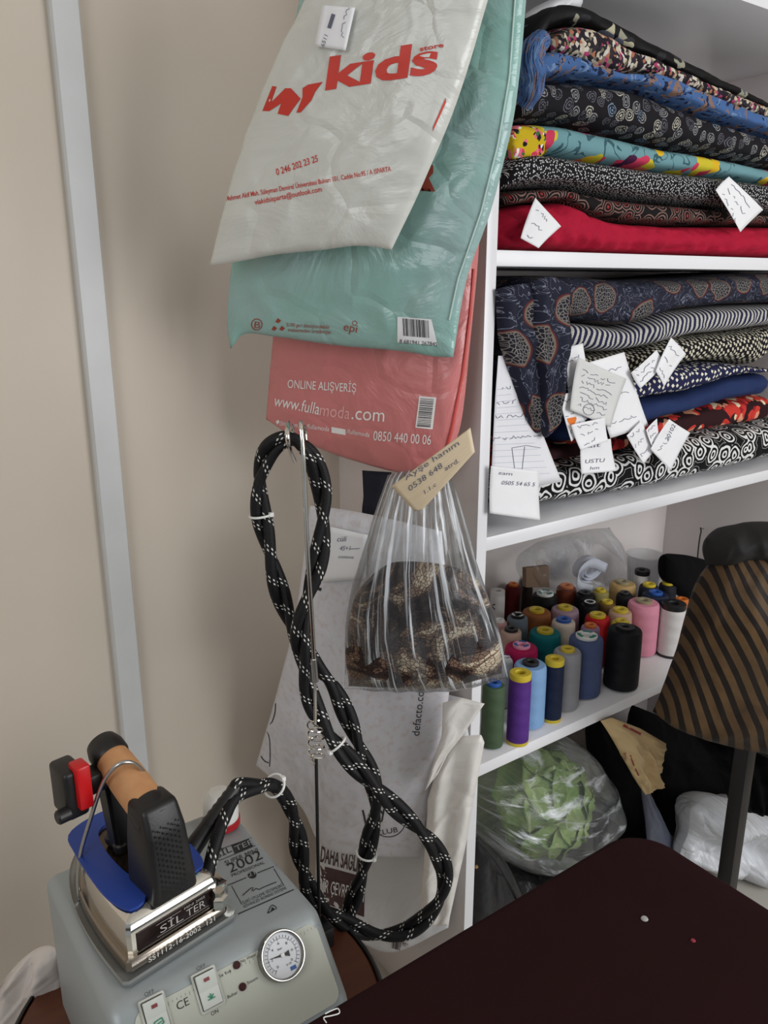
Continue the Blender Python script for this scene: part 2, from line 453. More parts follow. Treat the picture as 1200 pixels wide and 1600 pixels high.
# shelf unit
su = thing('shelf_unit', 'white melamine shelving unit filled with folded fabrics and thread', 'shelf unit', (.56, .2, 0))
o = box('side_panel', (0, 0, 0), (.02, WY, 2.4), MT['melamine_side'], su); 
o['label'] = 'side panel facing the hanging bags'
box('edge_band', (-.0004, -.0012, 0), (.0204, .0006, 2.4), MT['melamine'], o, bev=.0003)
box('side_panel', (1.085, 0, 0), (1.105, WY, 2.4), MT['melamine_side'], su)
box('back_panel', (.02, WY-.006, 0), (1.085, WY, 2.4), MT['melamine_side'], su, bev=0)
for k_ in ('s0', 's1', 's2', 's3'):
    z0, z1 = ZS[k_]
    box('shelf', (.0206, .001, z0), (1.0845, WY-.007, z1), MT['melamine'], su)
box('shelf', (.0206, .001, 2.376), (1.0845, WY-.007, 2.399), MT['melamine'], su)

# ================================================================== FOLDED FABRICS
STACK = []
def loaf(name, st, yf, depth, m, label, z_floor=None, x_end=None, seed=0, wr=.004, group='folded fabrics on the shelves', cat='folded fabric', layers=3, ex=.55, parent=None, on=True):
    """folded length of cloth; st: (px, py_top, py_bottom) of its front face at y=yf"""
    X = []; ZT = []; ZB = []
    for (px, t, b_) in st:
        a = onY(px, t, yf+depth*.12); c = onY(px, b_, yf+.004)
        X.append((a[0]+c[0])/2); ZT.append(a[2]); ZB.append(c[2])
    if x_end and x_end > X[-1]:
        X.append(x_end); ZT.append(ZT[-1]+(ZT[-1]-ZT[-2])*.15); ZB.append(ZB[-1])
    o = np.argsort(X); X = np.array(X)[o]; ZT = np.array(ZT)[o]; ZB = np.array(ZB)[o]
    n = max(24, int((X[-1]-X[0])/.007)); xs = np.linspace(X[0], X[-1], n)
    zt = np.interp(xs, X, ZT); zb = np.interp(xs, X, ZB)
    ker = np.array([1, 2, 3, 2, 1])/9.
    for _ in range(2):
        zt = np.convolve(np.pad(zt, 2, 'edge'), ker, 'valid'); zb = np.convolve(np.pad(zb, 2, 'edge'), ker, 'valid')
    if z_floor is not None: zb = np.maximum(zb, z_floor+.0012); STACK.clear()
    if on and z_floor is None and STACK:
        px_, pz_ = STACK[-1]; inside = (xs > px_[0]-.004) & (xs < px_[-1]+.004)
        zb = np.where(inside, np.interp(xs, px_, pz_)+.0006, zb)
        for _ in range(3): zb = np.maximum(zb, np.convolve(np.pad(zb, 2, 'edge'), ker, 'valid'))
    zt = np.maximum(zt, zb+.012)
    if zt.mean() < 1.47: zt = np.minimum(zt, 1.4695)
    if on: STACK.append((xs, zt))
    seg = 48; vs = []; uv = []; fs = []
    yc = yf+depth/2; bd = depth/2
    for i in range(n):
        t = i/(n-1); e = min(t, 1-t)*n*.007/.022; es = math.sqrt(max(0.0, 1-(1-min(1, e))**2))
        es = max(es, .12)
        zc = (zt[i]+zb[i])/2; a = (zt[i]-zb[i])/2*(.35+.65*es)
        bb = bd*(.88+.12*es); per = 0; prev = None
        for j in range(seg+1):
            th = 2*math.pi*j/seg-math.pi/2-.3
            cy, sz = math.cos(th), math.sin(th)
            y = yc-bb*math.copysign(abs(cy)**.45, cy); z = zc+a*math.copysign(abs(sz)**ex, sz)
            p = np.array([xs[i], y, z])
            if cy > 0:
                fold = 0
                s = (z-zc)/max(a, 1e-4)
                if layers: fold = -abs(math.sin((s*layers*.5+.35*nz((xs[i], 0, 0), 6, seed))*math.pi))**6*.35
                w = nz((xs[i], z, 0), 22, seed)*.7+nz((xs[i]*1.0, z*2.2, 4), 45, seed)*.4+fold
                p[1] -= wr*w*cy
                if wr > .01:
                    g_ = math.exp(-(xs[i]-X[0])/.22)
                    p[1] -= cy*.006*(.35+g_)*math.sin(xs[i]*150+(z-zc)*130+5*nz((xs[i], z, 3), 9, seed))
                p[2] += wr*.15*nz((xs[i], z, 9), 18, seed)*cy
            p[1] = min(p[1], WY-.012)
            if z_floor is not None: p[2] = max(p[2], z_floor+.001)
            if prev is not None: per += np.linalg.norm(p-prev)
            prev = p; vs.append(p); uv.append((xs[i], per))
    s_ = seg+1
    for i in range(n-1):
        for j in range(seg): fs.append((i*s_+j, (i+1)*s_+j, (i+1)*s_+j+1, i*s_+j+1))
    fs.append(list(range(seg))); fs.append([(n-1)*s_+j for j in range(seg)][::-1])
    ob = mesh(name, vs, fs, m, parent, uv, True)
    if parent is None: tag(ob, label, cat, group)
    return ob

fm = {}
fm['red'] = mat('crimson_jersey', (170, 18, 50), .8, spec=.2, bump=(16, .9, .012))
fm['dotring'] = fabric('dotted_circle_print', f_rings((20, 17, 18), (128, 100, 92), 30, 38, .35, .008, inner=(150, 50, 50)))
fm['speck'] = fabric('speckle_print', f_dots((20, 19, 23), (205, 205, 205), 210, .24, 1.0, warp=.003))
fm['teal'] = fabric('turquoise_floral', f_floral((110, 152, 158), [(0, (222, 180, 40)), (.3, (200, 60, 92)), (.5, (70, 28, 62)), (.68, (232, 122, 92)), (.85, (205, 190, 50))], 11, .50, (58, 92, 100), .03))
fm['yel'] = fabric('yellow_floral', f_floral((200, 172, 30), [(0, (30, 20, 30)), (.3, (225, 110, 130)), (.5, (240, 235, 225)), (.7, (60, 110, 60)), (.85, (210, 60, 90))], 50, .55, None, .02))
def f_paisley(k):
    v = k.warp(k.uv(), 30, .02); o = k.vor(v, 42, rand=.85); d = o.outputs['Distance']
    s_ = k.math('GREATER_THAN', k.math('SINE', k.math('MULTIPLY', d, 40)), .1)
    m = k.math('MULTIPLY', s_, k.math('LESS_THAN', d, .42))
    n = k.math('GREATER_THAN', k.noise(v, 260, 2).outputs[0], .42)
    sep = k.n('ShaderNodeSeparateColor'); k.set(sep.inputs[0], o.outputs['Color'])
    c = k.ramp(sep.outputs[0], [(0, (140, 140, 142)), (.35, (92, 92, 100)), (.7, (176, 172, 160)), (.9, (110, 128, 150))])
    return k.mix(k.math('MULTIPLY', m, n), (24, 22, 27), c)
fm['paisley'] = fabric('paisley_print', f_paisley)
def f_blue(k):
    v = k.warp(k.uv(), 18, .05)
    n1 = k.noise(v, 22, 3, .6, 1).outputs[0]; n2 = k.noise(v, 65, 3, .6).outputs[0]
    c = k.mix(k.math('GREATER_THAN', n1, .58), (70, 102, 152), (134, 106, 94))
    c = k.mix(k.math('GREATER_THAN', n2, .57), c, (28, 36, 62))
    return k.mix(k.math('LESS_THAN', n1, .40), c, (112, 136, 170))
fm['blue'] = fabric('blue_abstract_floral', f_blue)
fm['multi'] = fabric('small_rose_print', f_floral((34, 28, 36), [(0, (196, 182, 160)), (.22, (50, 44, 50)), (.42, (206, 198, 186)), (.55, (40, 36, 42)), (.72, (168, 62, 104)), (.80, (120, 114, 92)), (.92, (170, 110, 84))], 55, .9, None, .015, sc2=3.0))
fm['blackfl'] = fabric('black_satin_floral', f_floral((12, 11, 13), [(0, (150, 148, 130)), (.4, (90, 96, 110)), (.6, (180, 176, 150)), (.8, (40, 40, 44))], 13, .36, None, .05), rough=.55)
fm['white'] = mat('white_polythene', (225, 226, 228), .4, bump=(14, .5, .006))
fm['swirl'] = fabric('swirl_print', f_rings((14, 13, 15), (222, 222, 220), 25, 25, .18, .012, None, -2.4))
fm['redfl'] = fabric('red_rose_print', f_floral((44, 18, 22), [(0, (200, 58, 48)), (.3, (158, 26, 34)), (.5, (216, 150, 120)), (.62, (30, 24, 30)), (.75, (190, 50, 44)), (.9, (222, 204, 170))], 22, .8, None, .03, sc2=3))
fm['navy'] = mat('navy_cotton', (38, 52, 92), .85, spec=.15, bump=(30, .5, .006))
fm['dots'] = fabric('navy_diamond_print', f_dots((34, 36, 70), (226, 222, 205), 75, .31, .55, 1.0, .006, 'MANHATTAN'))
fm['check'] = fabric('black_check_print', f_dots((20, 19, 22), (206, 200, 180), 95, .40, .35, 1.0, .008, 'MANHATTAN', .5))
def f_stripe(k):
    v = k.warp(k.uv(1, 1, 1, .25), 8, .035)
    sx = k.n('ShaderNodeSeparateXYZ'); k.set(sx.inputs[0], v)
    a = k.math('FRACT', k.math('MULTIPLY', sx.outputs[0], 82)); m = k.math('LESS_THAN', a, .48)
    b = k.math('GREATER_THAN', k.vor(v, 330, rand=.3).outputs['Distance'], .22)
    return k.mix(k.math('MULTIPLY', m, b), (36, 36, 66), (198, 196, 186))
fm['stripe'] = fabric('navy_stripe_print', f_stripe)
def f_medal(k):
    v = k.warp(k.uv(), 7, .03)
    o = k.vor(v, 12, rand=.8); d = o.outputs['Distance']
    r = k.n('ShaderNodeSeparateColor'); k.set(r.inputs[0], o.outputs['Color'])
    fine = k.math('LESS_THAN', k.vor(v, 190, 'DISTANCE_TO_EDGE').outputs['Distance'], .09)
    core = k.mix(fine, (28, 27, 36), (126, 122, 118))
    c = k.mix(k.math('LESS_THAN', d, .34), (27, 30, 46), (88, 34, 36))
    c = k.mix(k.math('LESS_THAN', d, .315), c, (112, 98, 86))
    c = k.mix(k.math('LESS_THAN', d, .285), c, core)
    n1 = k.noise(v, 34, 2, .5, 2.2).outputs[0]
    l = k.math('MULTIPLY', k.math('LESS_THAN', k.math('ABSOLUTE', k.math('SUBTRACT', n1, .5)), .013), k.math('GREATER_THAN', d, .36))
    return k.mix(l, c, (112, 116, 132))
fm['medal'] = fabric('navy_medallion_print', f_medal, rough=.7)
fm['dark'] = mat('dark_navy_fabric', (22, 24, 38), .85, bump=(40, .5, .005))

S1, S2, S3 = ZS['s1'][1], ZS['s2'][1], ZS['s3'][1]
loaf('folded_fabric', [(779, 334, 389), (800, 326, 391), (835, 318, 392), (868, 318, 394), (885, 312, 394), (906, 330, 395), (940, 343, 396), (985, 350, 398), (1050, 354, 400), (1200, 354, 405)], .012, .34, fm['red'], 'crimson red folded jersey lying directly on the top shelf in view', S1, 1.0, 1, .013, layers=2)
loaf('folded_fabric', [(781, 300, 338), (860, 296, 334), (915, 306, 338), (965, 314, 350), (1053, 322, 356), (1127, 330, 357), (1200, 338, 357)], .03, .32, fm['dotring'], 'black fabric with dotted circle print squeezed just above the crimson red jersey', None, 1.0, 2)
loaf('folded_fabric', [(783, 264, 310), (795, 248, 314), (826, 239, 316), (907, 252, 316), (1017, 268, 326), (1127, 279, 334), (1200, 290, 343)], .01, .34, fm['speck'], 'thick black folded fabric with tiny white speckles under the turquoise floral fabric', None, 1.0, 3, layers=1)
loaf('folded_fabric', [(806, 194, 247), (863, 197, 252), (943, 214, 257), (1017, 233, 270), (1090, 245, 282), (1200, 268, 296)], .035, .31, fm['teal'], 'turquoise folded fabric with large yellow and pink flowers', None, 1.0, 4, layers=1)
loaf('folded_fabric', [(800, 198, 248), (812, 194, 250), (850, 198, 250)], .022, .06, fm['yel'], 'small yellow floral fabric bunched at the left end of the turquoise floral fabric', None, None, 5, .006, on=False)
loaf('folded_fabric', [(808, 145, 200), (830, 132, 202), (880, 130, 212), (980, 142, 226), (1017, 158, 238), (1090, 186, 250), (1200, 220, 272)], .02, .33, fm['paisley'], 'black folded fabric with grey paisley print under the blue floral fabric', None, 1.0, 6, .005)
loaf('folded_fabric', [(826, 90, 138), (862, 82, 142), (907, 98, 146), (962, 122, 150), (1017, 116, 170), (1090, 146, 198), (1200, 190, 228)], .012, .30, fm['blue'], 'blue folded fabric with brown and navy abstract flowers on the top pile', None, .95, 7, .008, layers=4)
loaf('folded_fabric', [(858, 58, 92), (880, 42, 96), (915, 44, 104), (950, 60, 112), (985, 84, 124), (1017, 96, 130), (1090, 130, 158), (1200, 174, 198)], .035, .26, fm['multi'], 'rolled fabric with small white and pink roses near the top of the pile', None, .95, 8, .007)
loaf('folded_fabric', [(826, 42, 76), (845, 16, 74), (866, 8, 62), (907, 15, 62), (950, 38, 80), (980, 54, 98), (1040, 86, 122), (1090, 113, 142), (1200, 168, 186)], .05, .24, fm['blackfl'], 'black satin fabric with scattered grey flowers, topmost on the pile', None, .95, 9, .006)
o = tube('rolled_cloth_end', catmull([onY(848, 62, .01), onY(836, 72, .005), onY(828, 95, .0), onY(832, 120, .0), onY(828, 145, .008), onY(820, 160, .02)], 6), [.013+.007*math.sin(math.pi*i/30)+.0012*math.sin(i*.9) for i in range(31)], fm['blue'], None)
tag(o, 'loose twisted end of blue floral cloth hanging at the left of the top pile', 'cloth end')
o = puff('plastic_wrap', [(822, 22), (850, 4), (880, -6), (905, 6)], [(905, 6), (900, 18)], [(822, 60), (850, 30), (900, 18)], [(822, 22), (822, 60)], (np.array([0, -1., 0]), -.09), .03, .03, fm['white'], None, 20, 20, .008, 20, 3)
tag(o, 'crumpled white plastic wrap behind the black satin fabric at the top', 'plastic wrap')
# second bay
loaf('folded_fabric', [(768, 742, 799), (800, 730, 799), (870, 716, 792), (985, 700, 775), (1077, 676, 754), (1200, 655, 722)], .018, .34, fm['swirl'], 'black folded fabric with white swirl print at the bottom of the middle shelf', S2, 1.03, 11, .004, layers=1)
loaf('folded_fabric', [(768, 690, 745), (866, 690, 724), (940, 680, 708), (1016, 652, 698), (1123, 624, 674), (1196, 612, 656)], .03, .31, fm['redfl'], 'red rose print folded fabric on top of the black and white swirl fabric', None, None, 12, .006)
loaf('folded_fabric', [(866, 640, 690), (989, 622, 660), (1060, 612, 650), (1100, 598, 636), (1131, 586, 628), (1192, 578, 620)], .02, .31, fm['navy'], 'plain navy blue folded cotton above the red rose fabric', None, None, 13, .007, layers=2)
loaf('folded_fabric', [(886, 590, 640), (985, 588, 628), (1040, 572, 628), (1073, 568, 628), (1110, 564, 608), (1150, 566, 596), (1190, 576, 596)], .014, .30, fm['dots'], 'navy folded fabric with small cream diamonds above the plain navy cotton', None, None, 14, .008, layers=1)
loaf('folded_fabric', [(886, 548, 592), (930, 552, 590), (1000, 542, 582), (1066, 524, 574), (1130, 518, 566), (1200, 508, 556)], .022, .32, fm['check'], 'black folded fabric with cream check flecks under the navy striped fabric', None, 1.03, 15, .006, layers=2)
loaf('folded_fabric', [(872, 500, 552), (925, 505, 556), (975, 512, 552), (1047, 486, 534), (1120, 478, 524), (1165, 476, 512)], .014, .30, fm['stripe'], 'navy and white striped folded fabric beneath the medallion print fabric', None, .9, 16, .007, layers=1)
loaf('folded_fabric', [(822, 440, 512), (850, 432, 512), (880, 430, 508), (950, 434, 518), (985, 438, 520), (1030, 437, 492), (1100, 434, 488), (1200, 424, 508)], .008, .32, fm['medal'], 'dark navy folded fabric with red edged medallions, topmost on the middle shelf', None, 1.03, 17, .009, layers=3)
hgt = thing('hanging_fabric', 'dark medallion print fabric hanging down like trouser legs at left of the middle shelf', 'hanging fabric', onY(850, 684, .01))
puff('cloth_leg', [(774, 452), (810, 444), (858, 440)], [(858, 440), (856, 520), (862, 600), (846, 672)], [(822, 655), (836, 676), (846, 672)], [(774, 452), (780, 530), (802, 600), (822, 655)],
     (np.array([0, -1., 0]), .006), .020, .004, fm['medal'], hgt, 40, 60, .008, 14, 21, foldv=11)
puff('cloth_leg', [(832, 440), (860, 432), (888, 444)], [(888, 444), (884, 520), (878, 600), (872, 664)], [(842, 664), (852, 684), (872, 664)], [(832, 440), (826, 520), (838, 600), (842, 664)],
     (np.array([0, -1., 0]), .016), .018, .004, fm['medal'], hgt, 34, 60, .008, 15, 29, foldv=8)
o = loaf('folded_fabric', [(768, 462, 560), (800, 460, 560), (850, 470, 560)], .06, .28, fm['dark'], 'dark plain folded fabric behind the hanging medallion print', None, None, 18, .006, on=False)
o = loaf('folded_fabric', [(772, 562, 680), (820, 566, 680), (852, 570, 680)], .09, .22, fm['dark'], 'added dark backing block filling the gap behind the ruled paper sheet', None, None, 19, .006, on=False)  # added dark backing, closes the gap behind the ruled sheet

# ================================================================== PAPER NOTES
PL = mat('ruled_paper', (228, 228, 232), .7, bump=(30, .3, .004))
def sheet(name, quad, plane, m, label, curl=.004, seed=0, parent=None, cat='paper note', group=None, wr=.0025):
    tl, tr, br, bl = quad[:4]
    n, d = plane
    o = puff(name, [tl, tr], [tr, br], [bl, br], [tl, bl], plane, 0, 0, m, parent, 14, 18, wr, 25, seed, smooth_edges=False,
             offs=lambda u, v: curl*(math.sin(u*2.2+seed)*.6+(v-.5)**2*1.5)+.0)
    if parent is None: tag(o, label, cat, group)
    return o
def yplane(y): return (np.array([0, -1., 0]), -y)
NOTES = [
 ('sheet', [(779, 556), (800, 556), (875, 752), (768, 772)], -.004, PL, 'long ruled sheet with handwriting hanging at the left of the middle shelf', 11),
 ('sheet', [(767, 728), (839, 735), (841, 812), (765, 802)], -.012, MT['paper'], 'square white note at the foot of the ruled sheet over the shelf edge', 12),
 ('sheet', [(880, 543), (908, 536), (930, 640), (893, 672)], -.002, MT['paper'], 'narrow white receipt at the upper left of the paper cluster', 13),
 ('sheet', [(916, 566), (975, 550), (1013, 665), (950, 684)], -.002, MT['paper'], 'white sheet at the back of the paper cluster beside the plain navy cotton', 14),
 ('sheet', [(900, 558), (980, 592), (955, 668), (888, 640)], -.014, mat('grey_note_paper', (212, 212, 210), .7, bump=(25, .3, .004)), 'greyish note with round stamp in front of the paper cluster', 15),
 ('sheet', [(873, 618), (898, 612), (918, 668), (892, 690)], -.010, MT['paper'], 'white slip with orange arrow mark at the lower left of the paper cluster', 16),
 ('sheet', [(893, 664), (944, 652), (948, 688), (908, 704)], -.018, MT['paper'], 'small crumpled white slip just above the lowest cluster note', 17),
 ('sheet', [(908, 690), (951, 685), (960, 735), (909, 741)], -.010, MT['paper'], 'white handwritten note at the bottom of the cluster over the swirl fabric', 18),
 ('sheet', [(984, 582), (1023, 546), (1037, 566), (999, 607)], -.010, MT['paper'], 'left one of two white slips pinned on the navy diamond fabric', 19),
 ('sheet', [(1045, 527), (1071, 553), (1037, 604), (1021, 580)], -.016, MT['paper'], 'right one of two white slips pinned on the navy diamond fabric', 20),
 ('sheet', [(976, 680), (1004, 656), (1022, 706), (1003, 724)], -.010, MT['paper'], 'creased grey white note over the swirl fabric, left of the folded slip', 21),
 ('sheet', [(1008, 672), (1027, 654), (1032, 688), (1020, 702)], -.013, MT['paper'], 'small folded slip between two notes on the swirl fabric', 22),
 ('sheet', [(1046, 655), (1077, 676), (1047, 735), (1017, 702)], -.018, MT['paper'], 'white note tilted over the red rose and swirl fabrics, rightmost of the lower notes', 23),
 ('sheet', [(837, 309), (873, 354), (838, 388), (814, 372)], -.010, MT['paper'], 'white note pinned at the left end of the crimson jersey', 24),
 ('sheet', [(1138, 276), (1189, 328), (1153, 363), (1117, 297)], -.010, MT['paper'], 'white note on the speckled black fabric at the right of the top shelf', 25),
]
nts = {}
for (_, q, y, m_, lab, sd) in NOTES:
    o = sheet('paper_note', q, yplane(y), m_, lab, .005, sd); t = bvh(o); nts[sd] = (o, t)
    c = np.mean(np.array(q, float), axis=0); qa = np.array(q, float)
    its = []
    e = qa[1]-qa[0]; dvec = qa[3]-qa[0]
    nl = 3 if sd not in (11, 15) else 7
    for r_ in range(nl):
        f_ = .2+.65*r_/max(1, nl-1)
        a = qa[0]+dvec*f_+e*.16; b_ = qa[1]+(qa[2]-qa[1])*f_-e*.16
        if np.linalg.norm(b_-a) > 8: its += scrib(a[0], a[1], b_[0], b_[1], 5, sd*10+r_)
    if sd == 11:
        its = []
        for r_, (a, b_) in enumerate([((784, 612), (812, 606)), ((776, 634), (822, 628)), ((774, 655), (826, 650)), ((772, 690), (850, 680))]): its += scrib(*a, *b_, 6, 300+r_)
        its += [pline([(800, 700), (806, 745)], .8), pline([(820, 698), (815, 742)], .8), pline([(800, 700), (822, 696), (845, 700)], .8)]
        ln = [pline([(771, 600+i*9.5), (790+i*4.6, 597+i*9.5)], .5) for i in range(1, 16)]
        printed('ruled_line', ln, t, mat('rule_ink', (170, 176, 190), .7), o)
    if sd == 12: its = [ptext('zam', 778, 741, 800, 743, 5, .3), ptext('0505 54 65 5', 783, 757, 835, 760, 6, .3)]
    if sd == 18: its = [ptext('alt', 918, 700, 938, 698, 6, .3), ptext('USTU', 914, 724, 944, 722, 6, .3), ptext('hm', 922, 734, 936, 733, 5, .3)]
    if sd == 23: its = [ptext('20102', 1044, 690, 1056, 665, 6, .2)]+scrib(1032, 706, 1050, 682, 5, 3)
    printed('handwriting', its, t, MT['pen'], o)
    if sd == 16: printed('arrow_mark', [ppoly([(886, 654), (900, 651), (901, 655), (893, 658), (897, 664), (893, 666), (888, 660)])], t, mat('orange_ink', (228, 120, 30), .6), o)
    if sd == 15: printed('stamp_ring', [pline([(920+9*math.cos(i/12*6.283), 640+9*math.sin(i/12*6.283)) for i in range(13)], 1)], t, MT['pen'], o)

#MARK_SPOOLS
# ================================================================== THREAD
def thread_mat(name, col, rough=.6):
    k = NT(name); k.b.inputs['Base Color'].default_value = c4(col); k.b.inputs['Roughness'].default_value = rough
    k.b.inputs['Specular IOR Level'].default_value = .25
    v = k.uv(1, 1)
    sx = k.n('ShaderNodeSeparateXYZ'); k.set(sx.inputs[0], v)
    w = k.math('SINE', k.math('ADD', k.math('MULTIPLY', sx.outputs[1], 3000), k.math('MULTIPLY', sx.outputs[0], 40)))
    band = k.math('SINE', k.math('MULTIPLY_ADD', sx.outputs[1], 230, k.math('MULTIPLY', sx.outputs[0], 6.2832)))
    k.bump(k.math('ADD', k.math('MULTIPLY', w, .25), band), .45, .0014)
    return k.m
CAPC = dict(y=(206, 182, 48), k=(30, 30, 32), b=(40, 88, 168), w=(232, 232, 228), o=(206, 112, 40), p=(230, 160, 185), t=(150, 140, 110))
capm = {k_: mat('spool_cap_'+n_, CAPC[k_], .4) for k_, n_ in dict(y='yellow', k='black', b='blue', w='white', o='orange', p='pink', t='tan').items()}
lblg = mat('green_print', (30, 130, 120), .5)
SP = [  # top px, top py, radius px, base front py (None: hidden), height, colour, cap, top width ratio, label
 (768, 1065, 18, 1172, None, (72, 92, 66), 'b', .95, 'olive green thread spool with a blue cap at the left end of the shelf'),
 (808, 1050, 17.5, 1166, None, (84, 44, 128), 'y', 1.0, 'purple thread spool with yellow ends at the shelf edge'),
 (824, 1033, 26, 1141, None, (136, 176, 222), 'k', .92, 'light blue thread cone with a black cap behind the purple spool'),
 (861, 1028, 15.5, 1130, None, (20, 32, 60), 'y', 1.0, 'slim navy thread spool with yellow ends beside the light blue cone'),
 (881, 1012, 22, 1113, None, (150, 150, 156), 'y', .92, 'grey thread cone with a yellow cap beside the slim navy spool'),
 (910, 991, 27, 1094, None, (76, 90, 130), 'L', .92, 'slate blue thread cone with a white and green printed top'),
 (969, 978, 27, 1083, None, (16, 16, 22), 'k', .93, 'large all black thread cone at the front of the shelf'),
 (999, 937, 25, 1029, None, (226, 148, 170), 't', .93, 'tall pink thread cone behind the large black cone'),
 (1045, 942, 19.5, 1030, None, (222, 218, 216), 'k', 1.0, 'white thread spool with black ends next to the striped bag'),
 (1021, 926, 21, None, .128, (30, 40, 66), 'b', .9, 'dark navy thread cone with a blue cap behind the pink cone'),
 (815, 1006, 27, None, .118, (176, 24, 84), 'P', .85, 'magenta thread cone with a pink printed cap behind the light blue cone'),
 (852, 983, 26, None, .118, (10, 112, 118), 'y', .85, 'teal thread cone with a yellow cap'),
 (799, 981, 17, None, .120, (196, 168, 152), 'k', .9, 'beige thread cone with a black cap behind the magenta cone'),
 (806, 960, 17, None, .125, (112, 124, 134), 'B', .9, 'grey blue thread cone with a black and silver cap near the left panel'),
 (839, 951, 24, None, .118, (150, 92, 52), 'y', .85, 'brown thread cone with a yellow cap behind the teal cone'),
 (883, 947, 23, None, .118, (168, 142, 158), 'y', .85, 'mauve thread cone with a yellow cap, right of the brown cone'),
 (881, 966, 19, None, .118, (222, 206, 190), 'b', .9, 'cream thread cone with a blue cap'),
 (924, 974, 15, None, .112, (164, 132, 168), 'o', .95, 'lilac thread spool with an orange core'),
 (933, 960, 20, None, .118, (188, 28, 34), 'y', .85, 'red thread cone with a yellow cap'),
 (970, 952, 19, None, .122, (196, 162, 140), 'y', .85, 'dusty beige thread cone with a yellow cap left of the pink cone'),
 (971, 967, 15, None, .116, (214, 196, 80), 'y', .95, 'yellow topped thread spool squeezed behind the large black cone'),
 (922, 940, 15, None, .120, (22, 20, 22), 'W', .9, 'small black thread spool with a white ringed top behind the red cone'),
 (778, 922, 11.5, None, .125, (226, 224, 220), 'w', 1.0, 'white thread spool with a black cross band at the far left'),
 (802, 911, 12, None, .130, (96, 22, 24), 'o', .95, 'dark red thread spool with an orange cap beside the left panel'),
 (852, 925, 21, None, .128, (14, 13, 16), 'L', .85, 'black thread cone with a white and green printed top behind the brown cone'),
 (887, 914, 17, None, .128, (120, 56, 34), 'o', .8, 'rust brown thread cone with an orange cap in the back row'),
 (913, 924, 16, None, .125, (18, 16, 20), 'k', .9, 'black thread cone with black cap in the back row'),
 (949, 938, 14, None, .118, (112, 84, 48), 'y', .9, 'golden brown thread spool with a yellow cap behind the red cone'),
 (939, 920, 13, None, .124, (160, 150, 90), 'y', .95, 'khaki thread spool with a yellow cap in the back row'),
 (974, 909, 21, None, .130, (190, 158, 104), 't', .88, 'wide tan thread cone in the back row'),
 (976, 923, 13, None, .122, (34, 32, 34), 'k', .95, 'small dark thread spool with a lacy black top before the wide tan cone'),
 (1015, 912, 16, None, .126, (36, 42, 60), 'y', .85, 'navy thread cone with a yellow cap behind the blue capped cone'),
 (1044, 909, 14, None, .124, (22, 22, 32), 'y', .9, 'near black thread cone with a yellow cap behind the white spool'),
 (1004, 890, 12, None, .135, (226, 222, 216), 'k', 1.0, 'white thread spool with a black cap before the clear plastic cup'),
 (1066, 935, 10, None, .110, (206, 108, 44), 'o', 1.0, 'orange thread spool half hidden by the striped bag'),
 (784, 967, 12, None, .118, (196, 150, 148), 'w', .95, 'dusty pink thread spool beside the left panel'),
 (818, 898, 8, None, .128, (40, 30, 22), 'y', .95, 'small dark thread spool with a yellow cap at the back left'),
 (790, 1026, 12, None, .108, (206, 210, 216), 'B2', .95, 'pale spool with a blue printed top between the magenta and green thread'),
]
def spool_base(s):
    tx, ty, r, by, h = s[:5]
    if by:
        p = onZ(tx, by-r*.42, S3); zz = np.linspace(.05, .2, 400)
        h = min(zz, key=lambda q: abs(topx((p[0], p[1], S3+q))[1]-ty)); return p[0], p[1], h
    p = onZ(tx, ty, S3+h); return p[0], p[1], h
pos = []
for s in SP:
    x, y, h = spool_base(s); d = (np.array([x, y, S3+.06])-CAM)@FV; R0 = s[2]/FPX*d; pos.append([x, y, h, R0])
pos = np.array(pos)
# push apart cones that would share space, moving only the hidden (rear) ones
for it in range(200):
    for i in range(len(pos)):
        for j in range(i):
            dd = pos[i, :2]-pos[j, :2]; L = np.linalg.norm(dd); need = (pos[i, 3]+pos[j, 3])+.0006
            if L < need:
                fi = 0 if SP[i][3] else 1; fj = 0 if SP[j][3] else 1
                if fi+fj == 0: pos[i, 3] -= (need-L)*.52; pos[j, 3] -= (need-L)*.52; continue
                mv = dd/(L+1e-9)*(need-L)
                pos[i, :2] += mv*fi/(fi+fj)*.5; pos[j, :2] -= mv*fj/(fi+fj)*.5
    for i in range(len(pos)):
        pos[i, 0] = max(pos[i, 0], .0215+pos[i, 3]); pos[i, 1] = min(pos[i, 1], WY-.01-pos[i, 3])
for i in range(len(pos)):     # whatever still touches gets slimmer
    for j in range(i):
        L = np.linalg.norm(pos[i, :2]-pos[j, :2]); need = pos[i, 3]+pos[j, 3]+.0006
        if L < need: k_ = L/need*.995; pos[i, 3] *= k_; pos[j, 3] *= k_
